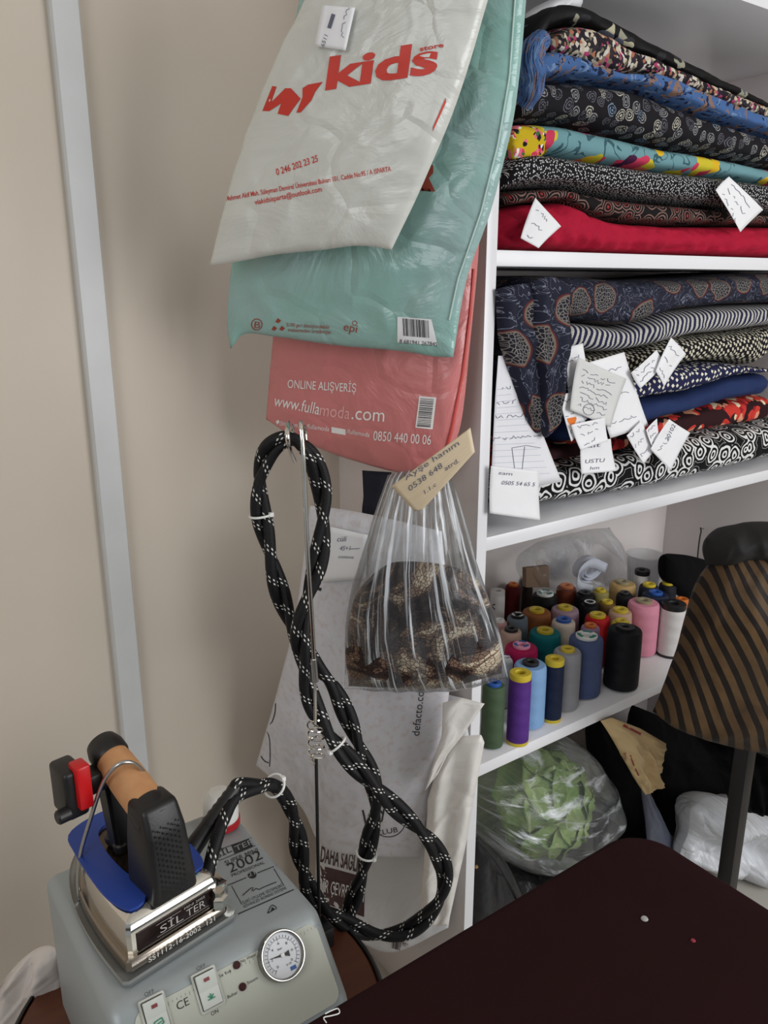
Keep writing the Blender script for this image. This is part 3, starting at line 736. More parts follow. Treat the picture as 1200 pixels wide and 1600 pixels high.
def make_spool(i):
    tx, ty, rp, by, hh, colr, cap, tw, lab = SP[i]; x, y, h, R0 = pos[i]
    t = thing('thread_spool', lab, 'thread', (x, y, S3), 'spools of thread on the lower shelf')
    c = (x, y, S3); tm = thread_mat('thread_%d_%d_%d' % colr, colr)
    straight = tw >= 1.0
    ch = .0060 if not straight else .011
    body = [(R0*.55, .004), (R0*.96, .004), (R0, .008)]
    nb = 9; top = h-ch
    for q in range(1, nb): body.append((R0*(1-(1-tw)*.3*q/nb), .008+(top-.02)*q/nb))
    if straight: body += [(R0*.985, top-.001), (R0*.4, top)]
    else: tq = .5+.5*tw; body += [(R0*tq*1.0, top-.006), (R0*tq*.955, top-.002), (R0*tq*.88, top), (R0*.4, top+.0005)]
    lathe('thread_winding', body, c, tm, t, 28)
    cr = R0*(.96 if straight else (.5 if rp > 20 else .62)); cr = min(cr, R0*.97)
    cc = {'L': 'w', 'P': 'p', 'B': 'k', 'W': 'k', 'B2': 'w'}.get(cap, cap)
    if cap == 'L': cr = R0*.62
    hr = cr*.42
    lathe('spool_cap', [(cr*.97, top-.002), (cr, top), (cr, h-.001), (cr*.94, h), (hr+.0015, h), (hr, h-.002), (hr*.9, h-.02), (.0001, h-.02)], c, capm[cc], t, 24)
    if straight or cap == 'y' and False: lathe('spool_foot', [(.0001, .0002), (R0*.97, .0002), (R0*1.0, .002), (R0*1.0, .0068), (R0*.9, .0075)], c, capm[cc], t, 24)
    else: lathe('spool_foot', [(.0001, .0002), (R0*.62, .0002), (R0*.62, .005)], c, capm[cc], t, 20)
    if cap in ('L', 'P', 'B', 'W', 'B2'):
        m2 = {'L': lblg, 'P': capm['b'], 'B': capm['w'], 'W': capm['w'], 'B2': capm['b']}[cap]
        vs = []; fs = []
        rings = [(hr+.002, cr*.88, k_*2.094, k_*2.094+1.25) for k_ in range(3)] if cap != 'W' else [(cr*.66, cr*.93, 0, 6.283)]
        for (r0, r1, a0, a1) in rings:
            b0 = len(vs); q = 14
            for k_ in range(q+1):
                a = a0+(a1-a0)*k_/q
                for rr in (r0, r1): vs.append((x+rr*math.cos(a), y+rr*math.sin(a), S3+h+.0004))
            fs += [(b0+2*k_, b0+2*k_+1, b0+2*k_+3, b0+2*k_+2) for k_ in range(q)]
        mesh('printed_label', vs, fs, m2, t)
    if i == 22:
        for sgn in (1, -1): tube('cross_band', [(x-R0*1.02*math.cos(a)*.7-R0*.72*math.sin(a)*1., y+R0*.7*math.cos(a)*.6-R0*.98*math.sin(a), S3+h*.72+sgn*.008*(a-.2)) for a in np.linspace(-.6, 1.0, 9)], .0012, MT['ink'], t, 6)
    if i == 8: pass
    return t
for i in range(len(SP)): make_spool(i)

#MARK_BAY3
# cardboard, ribbon roll in clear bag, plastic cup, black cloth, hook with cord
o = bmobj('cardboard_piece', prism_bm([onY(822, 888, .27), onY(858, 884, .27), onY(859, 918, .27), onY(822, 918, .27)], (0, .012, 0), .001), mat('cardboard', (128, 104, 84), .85))
tag(o, 'small brown cardboard piece standing behind the brown thread cone', 'cardboard')
rb = thing('ribbon_roll', 'roll of white elastic ribbon in the clear plastic bag behind the thread', 'ribbon', onY(915, 900, .30))
c0 = onY(915, 888, .31)
RM = mat('white_ribbon', (205, 208, 220), .7)
vs = []; fs = []; n_ = 90
for i in range(n_):
    a = i/n_*5.2*math.pi+1.2; r_ = .018+.024*i/n_
    for s_ in (0, 1): vs.append(c0+np.array([r_*math.cos(a)*1.1+.012*s_, .035*s_-.02, r_*math.sin(a)*.75]))
fs = [(2*i, 2*i+1, 2*i+3, 2*i+2) for i in range(n_-1)]
o = mesh('ribbon_coil', vs, fs, RM, rb); sm = o.modifiers.new('s', 'SOLIDIFY'); sm.thickness = .0012
vs = []; tail = catmull([onY(948, 888, .29), onY(925, 880, .285), onY(905, 895, .28), onY(905, 915, .275), onY(925, 922, .27)], 8)
for p in tail:
    for s_ in (-1, 1): vs.append(p+np.array([.004*s_, 0, .011*s_]))
o = mesh('ribbon_tail', vs, [(2*i, 2*i+1, 2*i+3, 2*i+2) for i in range(len(tail)-1)], RM, rb); sm = o.modifiers.new('s', 'SOLIDIFY'); sm.thickness = .001
CL1 = clear('clear_film', (28, 22), .02, .25, lo=.56, hi=.72, gloss=.35)
o = puff('clear_plastic_bag', [(818, 878), (870, 848), (900, 838), (952, 824)], [(952, 824), (968, 850), (980, 880), (984, 925)], [(826, 915), (900, 925), (984, 925)], [(818, 878), (820, 900), (826, 915)],
         yplane(.285), .03, .07, CL1, None, 40, 40, .012, 16, 5, pw=4)
tag(o, 'crumpled clear plastic bag holding white ribbon behind the thread cones', 'plastic bag')
c = onZ(1008, 868, S3+.15); c = np.array([c[0], min(c[1], .33), S3])
MC = NT('frosted_plastic'); MC.b.inputs['Base Color'].default_value = c4((215, 215, 216)); MC.b.inputs['Roughness'].default_value = .3; MC.b.inputs['Alpha'].default_value = .45
cp = lathe('plastic_cup', [(.001, .001), (.030, .001), (.033, .004), (.044, .150), (.047, .152), (.0465, .155), (.0435, .153), (.0315, .006), (.001, .004)], c, MC.m, None, 36)
tag(cp, 'empty frosted plastic cup at the back of the thread shelf', 'cup')
for off in [0]:
    q = np.array(cp.location)
o = puff('black_cloth', [(1040, 868), (1060, 866), (1085, 870), (1120, 880)], [(1120, 880), (1122, 960)], [(1040, 905), (1080, 945), (1122, 960)], [(1040, 868), (1040, 905)], yplane(.16), .03, .05, mat('black_wool', (16, 15, 17), .95, spec=.1, bump=(60, .5)), None, 24, 20, .006, 14, 2, inshelf=True)
tag(o, 'black cloth heaped behind the striped bag on the thread shelf', 'cloth')
hk = thing('wall_hook', 'small dark screw hook with a thin black cord in the shelf corner', 'hook', onX(1099, 826, 1.084))
p = onX(1099, 826, 1.084)
tube('screw', [p+np.array([.0, 0, 0]), p+np.array([-.016, 0, .001])], .002, MT['steel'], hk, 8)
tube('cord', catmull([p+np.array([-.014, 0, .006]), p+np.array([-.016, -.004, -.004]), p+np.array([-.012, 0, -.02]), p+np.array([-.01, .002, -.06]), p+np.array([-.01, .0, -.11])], 6), .0018, MT['black_pl'], hk, 8)
p = onX(1130, 828, 1.084)
hk = thing('wall_hook', 'second dark screw hook with looped cord, just right of the other hook', 'hook', p)
tube('screw', [p, p+np.array([-.016, 0, .001])], .002, MT['steel'], hk, 8)
tube('cord', catmull([p+np.array([-.014, 0, .006]), p+np.array([-.018, -.012, .0]), p+np.array([-.014, .004, -.015]), p+np.array([-.01, .01, -.05]), p+np.array([-.01, .012, -.1])], 6), .0018, MT['black_pl'], hk, 8)
#MARK_BAGS
# ================================================================== HANGING BAGS
# pink bag
PK = plastic('pink_polythene', (204, 122, 121), .28, crease=(10, .6), col2=(208, 128, 126))
PP = fplane(420, 1.33, 745, 1.175)
pk = thing('shopping_bag', 'pink plastic shopping bag printed with a web address, hanging lowest of the three', 'shopping bag', tuple(onpl(570, 735, *PP)), 'hanging plastic shopping bags')
pb = puff('bag_body', [(452, 330), (580, 330), (752, 330)], [(752, 330), (744, 440), (732, 560), (722, 650), (712, 692)], [(416, 655), (462, 684), (540, 716), (640, 741), (690, 732), (712, 692)], [(452, 330), (438, 450), (424, 560), (416, 655)],
          PP, .030, .018, PK, pk, 70, 90, .0045, 9, 2, pw=3.2)
t = bvh(pb); WI = mat('white_ink', (240, 236, 234), .5); OI = mat('pink_faded_ink', (236, 176, 176), .5)
it = [ptext('ONLINE ALIŞVERİŞ', 449, 606, 556, 613, 13), ptext('www.fulla', 427, 634, 498, 648, 18), ptext('.com', 549, 655, 600, 659, 21),
      ptext('(blog.com', 437, 664, 465, 668, 7), ptext('/fullamoda', 478, 669, 514, 674, 7), ptext('/fullamoda', 541, 677, 577, 683, 7), ptext('0850 440 00 06', 583, 688, 673, 695, 15)]
it += [ppoly([(428, 656), (431, 658), (435, 656), (437, 659), (433, 664), (428, 664)]), ppoly([(468, 661), (476, 662), (476, 670), (468, 669)]), ppoly([(518, 667), (540, 671), (540, 680), (518, 676)])]
printed('white_print', it, t, WI, pk)
printed('faded_print', [ptext('moda', 499, 649, 546, 655, 19)], t, OI, pk)
printed('barcode_patch', [ppoly([(655, 619), (682, 621), (676, 671), (649, 668)])], t, WI, pk)
printed('barcode', barcode(655, 619, 649, 668, 682, 621, 20, 4, .86), t, MT['ink'], pk, .0014)
sm_ = [hit(t, x, y, .0012) for x, y in rpoly([(740, 420), (733, 500), (722, 590), (706, 670), (693, 722)], 30)]
sm_ = [p for p in sm_ if p is not None]
tube('seam_or_highlight', sm_, .0022, mat('red_seam', (205, 78, 72), .4), pk, 8)
# teal bag
TL = plastic('teal_polythene', (152, 180, 177), .20, crease=(10, .6), col2=(140, 182, 172))
TP = fplane(355, 1.245, 822, 1.085)
te = thing('shopping_bag', 'turquoise plastic shopping bag with barcode, hanging between the white and pink bags', 'shopping bag', tuple(onpl(530, 555, *TP)), 'hanging plastic shopping bags')
tb = puff('bag_body', [(500, -160), (650, -170), (832, -160)], [(832, -160), (822, 0), (808, 150), (790, 240), (765, 335), (728, 440), (708, 558)], [(360, 545), (382, 522), (430, 526), (530, 540), (620, 548), (680, 557), (708, 558)],
          [(500, -160), (455, 60), (405, 250), (366, 400), (355, 495), (360, 545)], TP, .026, .020, TL, te, 70, 110, .0045, 8, 11, pw=3.0)
t = bvh(tb); RI = mat('rust_ink', (150, 62, 44), .5)
it = [pline([(401+8.5*math.cos(a), 507+9*math.sin(a)) for a in np.linspace(0, 6.3, 20)], 1.5), ptext('B', 397, 512, 406, 513, 10),
      ptext('%100 geri dönüştürülebilir', 447, 510, 515, 514, 6), ptext('malzemeden üretilmiştir.', 450, 518, 519, 522, 6), ptext('epi', 536, 516, 557, 520, 13)]
it += [pline([(554+4*math.cos(a), 505+4*math.sin(a)) for a in np.linspace(0, 6.3, 10)], 1.2)]
for k_ in range(3):
    a = k_*2.094-1.57; cx, cy = 434+7*math.cos(a), 509+8*math.sin(a)
    it.append(ppoly([(cx-4, cy+2), (cx, cy-4), (cx+5, cy), (cx+1, cy+4)]))
it += [ppoly([(654, 298), (655, 253), (668, 253), (677, 259), (677, 270), (670, 278), (680, 299), (673, 299), (664, 280), (660, 280), (659, 298)])]
printed('eco_print', it[:4]+it[6:9], t, RI, te)
printed('brand_mark', it[4:6], t, RI, te)
printed('letter_print', it[9:], t, RI, te)
printed('barcode_patch', [ppoly([(621, 495), (674, 499), (684, 540), (621, 535)])], t, MT['paper'], te)
printed('barcode', barcode(626, 494, 672, 498, 628, 532, 26, 7, .8)+[ptext('8 681941 267845', 624, 536, 683, 541, 6)], t, MT['ink'], te, .0014)
sm_ = [hit(t, x, y, .0012) for x, y in rpoly([(806, -20), (796, 120), (778, 225), (752, 330), (716, 435), (702, 500)], 40)]
tube('seam_or_highlight', [p for p in sm_ if p is not None], .0012, mat('pale_highlight', (190, 214, 206), .3), te, 6)  # pale tube stands in for the glossy highlight down the bag's right edge
# white bag
WB = plastic('white_bag_polythene', (206, 207, 200), .26, crease=(9, .55), col2=(212, 213, 206))
WP = fplane(330, 1.165, 760, 1.02)
wb = thing('shopping_bag', 'white plastic shopping bag with red lettering, hanging topmost and nearest', 'shopping bag', tuple(onpl(480, 400, *WP)), 'hanging plastic shopping bags')
bb = puff('bag_body', [(535, -170), (650, -170), (812, -160)], [(812, -160), (762, 0), (735, 95), (702, 190), (655, 300), (612, 390)], [(328, 415), (370, 409), (430, 398), (500, 391), (560, 384), (612, 390)],
          [(535, -170), (478, 0), (440, 75), (388, 200), (350, 325), (328, 415)], WP, .024, .020, WB, wb, 70, 110, .004, 8, 17, pw=3.0)
t = bvh(bb); R2 = mat('red_ink', (200, 50, 34), .5)
def zp(pts): return ppoly([(320+x/2.3077, y/2.3077) for x, y in pts])
it = [ptext('kids', 508, 139, 682, 112, 47, .30, bold=.035), ptext('store', 656, 80, 693, 73, 7, .1, bold=.02),
      zp([(243, 310), (207, 400), (232, 401), (275, 372), (262, 410), (300, 418), (345, 355), (310, 318), (290, 318), (240, 368), (258, 312)]),
      zp([(352, 318), (372, 305), (425, 295), (398, 330), (384, 362), (345, 405), (330, 406), (352, 350)]),
      zp([(388, 312), (400, 309), (390, 326), (380, 328)])]
printed('logo_print', it[:2]+it[2:4], t, R2, wb)
printed('address_print', [ptext('0 246 202 23 25', 432, 274, 497, 252, 10, .15, bold=.01), ptext('Mehmet Akif Mah. Süleyman Demirel Üniversitesi Bulvarı 101. Cadde No:95 / A ISPARTA', 353, 314, 611, 267, 7.5, .05, bold=.01), ptext('viakidsisparta@outlook.com', 398, 320, 503, 299, 8, .1, bold=.01)], t, R2, wb)
printed('side_print', [ppoly([(697, 152), (697, 160), (676, 206), (677, 198)])], t, R2, wb)
nt = puff('paper_note', [(504, 8), (555, 12)], [(555, 12), (540, 79)], [(492, 72), (540, 79)], [(504, 8), (492, 72)], (WP[0], WP[1]+.034), 0, 0, MT['paper'], None, 10, 12, .0015, 20, 4, smooth_edges=False)
tag(nt, 'small handwritten note stuck on the white bag with red lettering', 'paper note')
t2 = bvh(nt)
printed('handwriting', scrib(541, 10, 530, 60, 7, 5)+[pline([(521, 22), (514, 44)], 6)]+[ptext('6511', 506, 74, 512, 56, 6, .2)], t2, MT['pen'], nt)

# defacto bag
DB = NT('white_woven_polythene'); DB.b.inputs['Roughness'].default_value = .4
v = DB.uv()
DB.set(DB.b.inputs['Base Color'], DB.mix(DB.ramp(DB.noise(v, 90, 3).outputs[0], [(.5, 0.), (.8, 1.)], 'LINEAR'), (208, 207, 212), (196, 184, 180)))
DB.bump(DB.noise(v, 7, 4, .5, 1).outputs[0], .4, .008)
DP = fplane(400, 1.33, 700, 1.21)
db = thing('shopping_bag', 'white shopping bag with an upright printed web address hanging behind the twisted hose', 'shopping bag', tuple(onpl(560, 1340, *DP)), 'white bags hanging at the shelf side')
d1 = puff('bag_body', [(484, 790), (560, 800), (690, 830)], [(690, 830), (700, 950), (703, 1060), (694, 1130), (672, 1240), (655, 1341)], [(400, 1196), (470, 1258), (505, 1322), (575, 1338), (655, 1341)], [(484, 790), (462, 960), (430, 1090), (400, 1196)],
          DP, .026, .022, DB.m, db, 60, 90, .006, 7, 23, pw=3)
t = bvh(d1); BI = mat('dark_grey_ink', (52, 50, 54), .6)
it = [ptext('defacto.com', 655, 1150, 664, 1068, 12, up=(-1, -.05)), pline([(607+27*math.cos(a), 1281+27*math.sin(a)) for a in np.linspace(-.9, 3.4, 30)], 1.3), ptext('CLUB', 588, 1306, 622, 1300, 8), ptext('Joy', 566, 1290, 606, 1272, 22, .2)]
it += [pline(catmull([(432, 1062), (428, 1078), (432, 1085)], 6), 1.6), pline(catmull([(430, 1074), (418, 1085), (414, 1110), (422, 1132), (430, 1110), (428, 1082), (418, 1100), (424, 1120)], 6), 1.8),
       pline(catmull([(410, 1135), (420, 1150), (422, 1180), (421, 1198)], 6), 1.5), pline(catmull([(402, 1172), (412, 1188), (420, 1192)], 6), 1.8), pline(catmull([(448, 1010), (443, 1032), (437, 1035), (440, 1020)], 6), 1.6)]
printed('web_address', it[:1], t, BI, db)
printed('club_logo', it[1:4], t, BI, db)
printed('script_print', it[4:], t, BI, db)
printed('print_speck', [ppoly([(504, 902), (512, 905), (509, 910), (502, 907)]), ppoly([(496, 917), (503, 919), (501, 924), (494, 921)]), ppoly([(511, 856), (515, 856), (514, 862), (511, 862)])], t, MT['ink'], db)
nt = puff('paper_note', [(512, 822), (575, 836)], [(575, 836), (572, 905)], [(504, 910), (572, 920)], [(512, 822), (504, 910)], (DP[0], DP[1]+.030), 0, 0, MT['paper'], None, 8, 10, .001, 20, 6, smooth_edges=False)
tag(nt, 'white handwritten note stuck on the white bag left of the clear bag', 'paper note'); t2 = bvh(nt)
printed('handwriting', [ptext('cüli', 526, 846, 540, 846, 8, .3), ptext('45+1', 530, 860, 546, 860, 7, .3), pline([(546, 858), (562, 857)], 1), ptext('cotone', 528, 872, 552, 873, 5, .3)], t2, MT['pen'], nt)
# brown-print bag behind
SB = plastic('pale_grey_polythene', (214, 214, 216), .34, crease=(9, .55))
SPn = fplane(490, 1.385, 745, 1.225)
sb = thing('shopping_bag', 'whitish shopping bag with white on brown slogan hanging lowest behind the hose', 'shopping bag', tuple(onpl(600, 1485, *SPn)), 'white bags hanging at the shelf side')
s1 = puff('bag_body', [(540, 1085), (640, 1075), (722, 1090)], [(722, 1090), (735, 1180), (722, 1300), (700, 1450)], [(498, 1440), (560, 1470), (615, 1488), (700, 1450)], [(540, 1085), (510, 1230), (494, 1340), (498, 1440)],
          SPn, .020, .016, SB, sb, 50, 70, .008, 9, 31, foldv=9)
t = bvh(s1); BR = mat('brown_ink', (64, 28, 32), .5)
printed('slogan_patch', [ppoly([(500, 1352), (568, 1370), (569, 1388), (503, 1368)]), ppoly([(501, 1368), (570, 1384), (569, 1433), (508, 1412)])], t, BR, sb)
printed('dark_slogan', [ptext('DAHA SAĞLIKLI', 500, 1346, 572, 1366, 24, up=(.1, -1), bold=.02)], t, BR, sb, .0014)
printed('white_slogan', [ptext('BİR ÇEVRE İÇİN', 498, 1392, 568, 1410, 20, up=(.1, -1))], t, MT['paper'], sb, .0016)
printed('barcode', barcode(612, 1466, 640, 1474, 610, 1482, 10, 3, .95), t, BR, sb, .0012)
# two folded white bags, edges standing off the shelf front
VPn = fplane(680, 1.175, 758, 1.15)
VM = plastic('milky_polythene', (226, 222, 216), .36, crease=(10, .45))
o = puff('shopping_bag', [(692, 1098), (720, 1090), (757, 1100)], [(757, 1100), (722, 1150), (700, 1178), (684, 1210)], [(664, 1236), (674, 1222), (684, 1210)], [(692, 1098), (690, 1150), (664, 1236)], VPn, .012, .02, VM, None, 30, 40, .006, 12, 41, smooth_edges=False, foldv=5)
tag(o, 'milky white bag corner jutting out like a peak beside the olive green spool', 'shopping bag', 'white bags hanging at the shelf side')
VP2 = fplane(680, 1.205, 758, 1.178)
o = puff('shopping_bag', [(686, 1190), (722, 1150), (752, 1148), (757, 1160)], [(757, 1160), (742, 1240), (728, 1320), (700, 1446)], [(655, 1440), (680, 1446), (700, 1446)], [(686, 1190), (668, 1250), (664, 1330), (655, 1440)], VP2, .014, .014, VM, None, 36, 70, .009, 9, 43, smooth_edges=False, foldv=8)
tag(o, 'long folded milky white bag hanging against the front edge of the shelf side', 'shopping bag', 'white bags hanging at the shelf side')

# small things behind the pink bag
o = puff('dark_strap', [(566, 735), (612, 738)], [(612, 738), (600, 775), (590, 812)], [(565, 810), (590, 812)], [(566, 735), (568, 775), (565, 810)], fplane(560, 1.33, 612, 1.30), .006, .006, fm['dark'], None, 16, 20, .003, 20, 3, smooth_edges=False)
tag(o, 'dark navy cloth strap hanging behind the clear bag under the pink bag', 'strap')
# snake print garment in clear bag
def f_snake(k):
    v = k.uv(); e = k.vor(k.warp(v, 10, .02), 175, 'DISTANCE_TO_EDGE').outputs['Distance']
    n1 = k.noise(v, 15, 4, .65, .8).outputs[0]
    c = k.ramp(n1, [(.0, (34, 24, 24)), (.41, (62, 47, 44)), (.49, (122, 98, 82)), (.555, (196, 180, 156))])
    c = k.mix(k.math('GREATER_THAN', n1, .64), c, (150, 128, 104))
    return k.mix(k.math('LESS_THAN', e, .07), c, (20, 15, 16))
SN = fabric('snakeskin_print', f_snake, rough=.5)
CP = fplane(540, 1.165, 790, 1.095)
gm = puff('folded_garment', [(585, 895), (620, 878), (700, 884), (745, 905)], [(745, 905), (768, 950), (784, 1010), (784, 1052)], [(545, 1072), (620, 1073), (700, 1072), (784, 1052)], [(585, 895), (556, 930), (543, 1000), (545, 1072)],
          CP, .044, .030, SN, None, 70, 60, .0085, 13, 51, pw=2.6, foldu=9)
tag(gm, 'snakeskin print brown garment folded inside the clear bag', 'garment')
CL = clear('clear_bag_film', (130, 2.5), .03, .75, lo=.54, hi=.64)
cb = thing('plastic_bag', 'clear knotted plastic bag hanging beside the shelf edge', 'plastic bag', tuple(onpl(660, 1078, *CP)))
puff('bag_film', [(606, 742), (640, 735), (680, 733), (704, 738)], [(704, 738), (722, 800), (744, 880), (778, 980), (794, 1058)], [(538, 1076), (620, 1079), (720, 1077), (794, 1058)], [(606, 742), (575, 840), (545, 950), (538, 1076)],
     CP, .060, .045, CL, cb, 80, 80, .006, 14, 53, pw=2.4, foldv=40)
# wood-look card
WC = NT('wood_print_card'); WC.b.inputs['Roughness'].default_value = .5
v = WC.uv(30, 400, 1, .75); WC.set(WC.b.inputs['Base Color'], WC.mix(WC.noise(v, 1, 3).outputs[0], (206, 184, 150), (226, 208, 178)))
NP = fplane(612, 1.055, 740, 1.035)
cd_ = puff('price_card', [(611, 760), (735, 668)], [(735, 668), (742, 706)], [(648, 799), (660, 797), (742, 712)], [(611, 760), (648, 799)], NP, 0, 0, WC.m, None, 20, 14, .001, 10, 7, smooth_edges=False, offs=lambda u, v: .004*math.sin(u*3))
tag(cd_, 'pale wood patterned card with handwritten phone number below the pink bag', 'card'); t2 = bvh(cd_)
printed('handwriting', [ptext('Ayşe hanım', 634, 751, 718, 695, 8, .2), ptext('0538 648', 640, 768, 692, 730, 8, .25), ptext('atrd.', 696, 736, 718, 722, 7, .2), ptext('1.1.c', 664, 772, 682, 759, 6, .3)], t2, MT['pen'], cd_)
#MARK_BOILER
# ================================================================== STOOL, BOILER, IRON
wood = NT('stool_wood'); wood.b.inputs['Roughness'].default_value = .45
wood.set(wood.b.inputs['Base Color'], wood.mix(wood.noise(wood.obj((3, 40, 3)), 2, 4).outputs[0], (76, 38, 24), (104, 58, 34)))
SZ = .53; sc_ = (-.545, -.1)
st = thing('round_stool', 'round brown wooden stool with dark rim carrying the steam boiler', 'stool', (sc_[0], sc_[1], 0))
lathe('seat', [(.001, SZ-.03), (.232, SZ-.03), (.238, SZ-.024), (.238, SZ-.006), (.232, SZ), (.001, SZ)], (sc_[0], sc_[1], 0), wood.m, st, 64)
lathe('rim', [(.2385, SZ-.026), (.243, SZ-.024), (.243, SZ-.004), (.239, SZ+.001), (.236, SZ+.001), (.236, SZ-.002)], (sc_[0], sc_[1], 0), MT['black_pl'], st, 64)
for k_ in range(4):
    a = k_*math.pi/2+.8
    tube('leg', [(sc_[0]+.15*math.cos(a), sc_[1]+.15*math.sin(a), SZ-.031), (sc_[0]+.21*math.cos(a), sc_[1]+.21*math.sin(a), .001)], [.02, .014], wood.m, st, 14)
ZB = .75
BX0, BX1 = -.690, -.443
silver = mat('silver_paint', (160, 167, 169), .42, .2, bump=(500, .05, .0003))
navyp = mat('blue_grey_side', (58, 66, 88), .4)
bo = thing('steam_boiler', 'silver grey steam iron boiler with pressure gauge and two switches', 'steam boiler', ((BX0+BX1)/2, -.1, SZ))
prof = [(.016, SZ+.012), (.016, ZB-.004), (-.232, ZB), (-.300, ZB-.078), (-.306, SZ+.012)]
bm = prism_bm([(BX0, y, z) for y, z in prof], (BX1-BX0, 0, 0))
bmesh.ops.bevel(bm, geom=bm.edges[:], offset=.014, segments=5, affect='EDGES', profile=.5)
bd = bmobj('casing', bm, silver, bo, auto=40)
for xx in (BX0+.03, BX1-.03):
    for yy in (-.27, -.02): lathe('rubber_foot', [(.001, SZ+.0012), (.012, SZ+.0012), (.013, SZ+.013), (.001, SZ+.013)], (xx, yy, 0), MT['black_pl'], bo, 16)
# front plate on the sloping face
pA = np.array([0, -.232, ZB]); pB = np.array([0, -.300, ZB-.078]); sl = (pB-pA)/np.linalg.norm(pB-pA); SL = np.linalg.norm(pB-pA); sn = np.cross(np.array([1., 0, 0]), sl); sn = sn if sn[1] < 0 else -sn
def pp(u, v, e=0): return pA+np.array([u, 0, 0])+sl*v+sn*e       # u = world x, v = down the slope
def rrect(u0, v0, u1, v1, r, n=6):
    out = []
    for (cu, cv, a0) in ((u1-r, v0+r, -90), (u1-r, v1-r, 0), (u0+r, v1-r, 90), (u0+r, v0+r, 180)):
        for k_ in range(n+1):
            a = math.radians(a0+90*k_/n); out.append((cu+r*math.cos(a), cv+r*math.sin(a)))
    return out
plate = mat('cream_plate', (196, 198, 186), .55, spec=.25, bump=(200, .03))
vlo, vhi = .012, SL-.006
bmobj('front_plate', prism_bm([pp(u, v, .0002) for u, v in rrect(BX0+.022, vlo, BX1-.012, vhi, .012)], tuple(sn*.0012)), plate, bo)
E1 = .0016
def pmark(name, items, m, eps=E1, parent=bo):
    V = []; Fs = []
    for vs, fs in items:
        b0 = len(V); V += [pp(a[0], a[1], eps) for a in vs]; Fs += [[b0+i for i in f] for f in fs]
    return mesh(name, V, Fs, m, parent, None, True)
def utext(s, u0, v0, w, h, u1=None):
    vs, fs = glyphs(s); k_ = vs[:, 0].max(); return np.stack([u0+vs[:, 0]/k_*w, v0-vs[:, 1]/.69*h], 1), fs
def uline(a, b, w):
    a = np.array(a, float); b = np.array(b, float); d = b-a; d /= np.linalg.norm(d); n = np.array([d[1], -d[0]])*w/2
    return np.array([a+n, b+n, b-n, a-n]), [(0, 1, 2, 3)]
def plpx(x, y):
    q = onpl(x, y, sn, sn@pA); return q[0], (q-pA)@sl
gu, gv = plpx(437, 1493)
def disc(name, u, v, rr, e0, e1, m, parent=bo, seg=40):
    c_ = pp(u, v, 0); return lathe(name, [(.0001, e0), (rr, e0), (rr, e1*.7+e0*.3), (rr*.96, e1), (.0001, e1)], c_, m, parent, seg, sn)
GR = .0265
gg = disc('pressure_gauge', gu, gv, GR*.92, .001, .008, mat('gauge_dial', (214, 216, 220), .35))
lathe('gauge_bezel', [(GR, .001), (GR*1.0, .009), (GR*.985, .0115), (GR*.95, .0128), (GR*.91, .0128), (GR*.87, .0115), (GR*.85, .0082)], pp(gu, gv), mat('bezel_chrome', (150, 148, 144), .16, 1.0), gg, 48, sn)
it = []
for k_ in range(25):
    a = math.radians(135+270*k_/24); r0 = GR*(.66 if k_ % 4 else .58); r1 = GR*.76
    it.append(uline((gu+r0*math.cos(a), gv+r0*math.sin(a)), (gu+r1*math.cos(a), gv+r1*math.sin(a)), .0005))
for k_ in range(7):
    a = math.radians(135+270*k_/6); it.append(utext(str(k_*2) if k_ < 5 else '10', gu+GR*.47*math.cos(a)-.0012, gv+GR*.47*math.sin(a)+.001, .0022, .0026))
for k_ in range(30):
    a = math.radians(135+9*k_); b_ = a+math.radians(9)
    it.append(uline((gu+GR*.64*math.cos(a), gv+GR*.64*math.sin(a)), (gu+GR*.64*math.cos(b_), gv+GR*.64*math.sin(b_)), .0003))
it.append(utext('bar', gu-.003, gv-.006, .006, .0022)); it.append(utext('0-10', gu+.001, gv+.012, .006, .002))
pmark('dial_marks', it, MT['ink'], .0084, gg)
pmark('dial_logo', [uline((gu+.004, gv+.0165), (gu+.011, gv+.0165), .004)], mat('blue_mark', (50, 92, 160), .5), .0084, gg)
na = math.radians(188)
pmark('needle', [(np.array([(gu+GR*.62*math.cos(na), gv+GR*.62*math.sin(na)), (gu-.001, gv+.0012), (gu-.008, gv+.003), (gu-.0085, gv-.0025), (gu, gv-.0012)][:]), [(0, 1, 4)])], MT['ink'], .0092, gg)
pmark('needle_tail', [(np.array([(gu, gv), (gu+.0085, gv-.002), (gu+.008, gv+.0045)]), [(0, 1, 2)])], MT['ink'], .0092, gg)
lathe('needle_hub', [(.0022, .0084), (.0022, .0105), (.0001, .0108)], pp(gu, gv), MT['white_pl'], gg, 16, sn)
for lab_, px_, py_ in (('dark red indicator lamp', 369, 1508), ('lower dark red indicator lamp', 378, 1542)):
    u, v = plpx(px_, py_); o = disc('indicator_lamp', u, v, .0040, .001, .0035, mat('dark_red_lens', (58, 16, 18), .5, spec=.2), bo, 24); o['label'] = lab_
u, v = plpx(369, 1508); u2, v2 = plpx(378, 1542)
TXT = [utext('Su Yok', u-.021, v+.0035, .014, .0030), utext('No Water', u+.0055, v+.0005, .018, .0030), utext('Buhar', u2-.018, v2+.0035, .0115, .0030), utext('Steam', u2+.006, v2+.0005, .0125, .0030)]
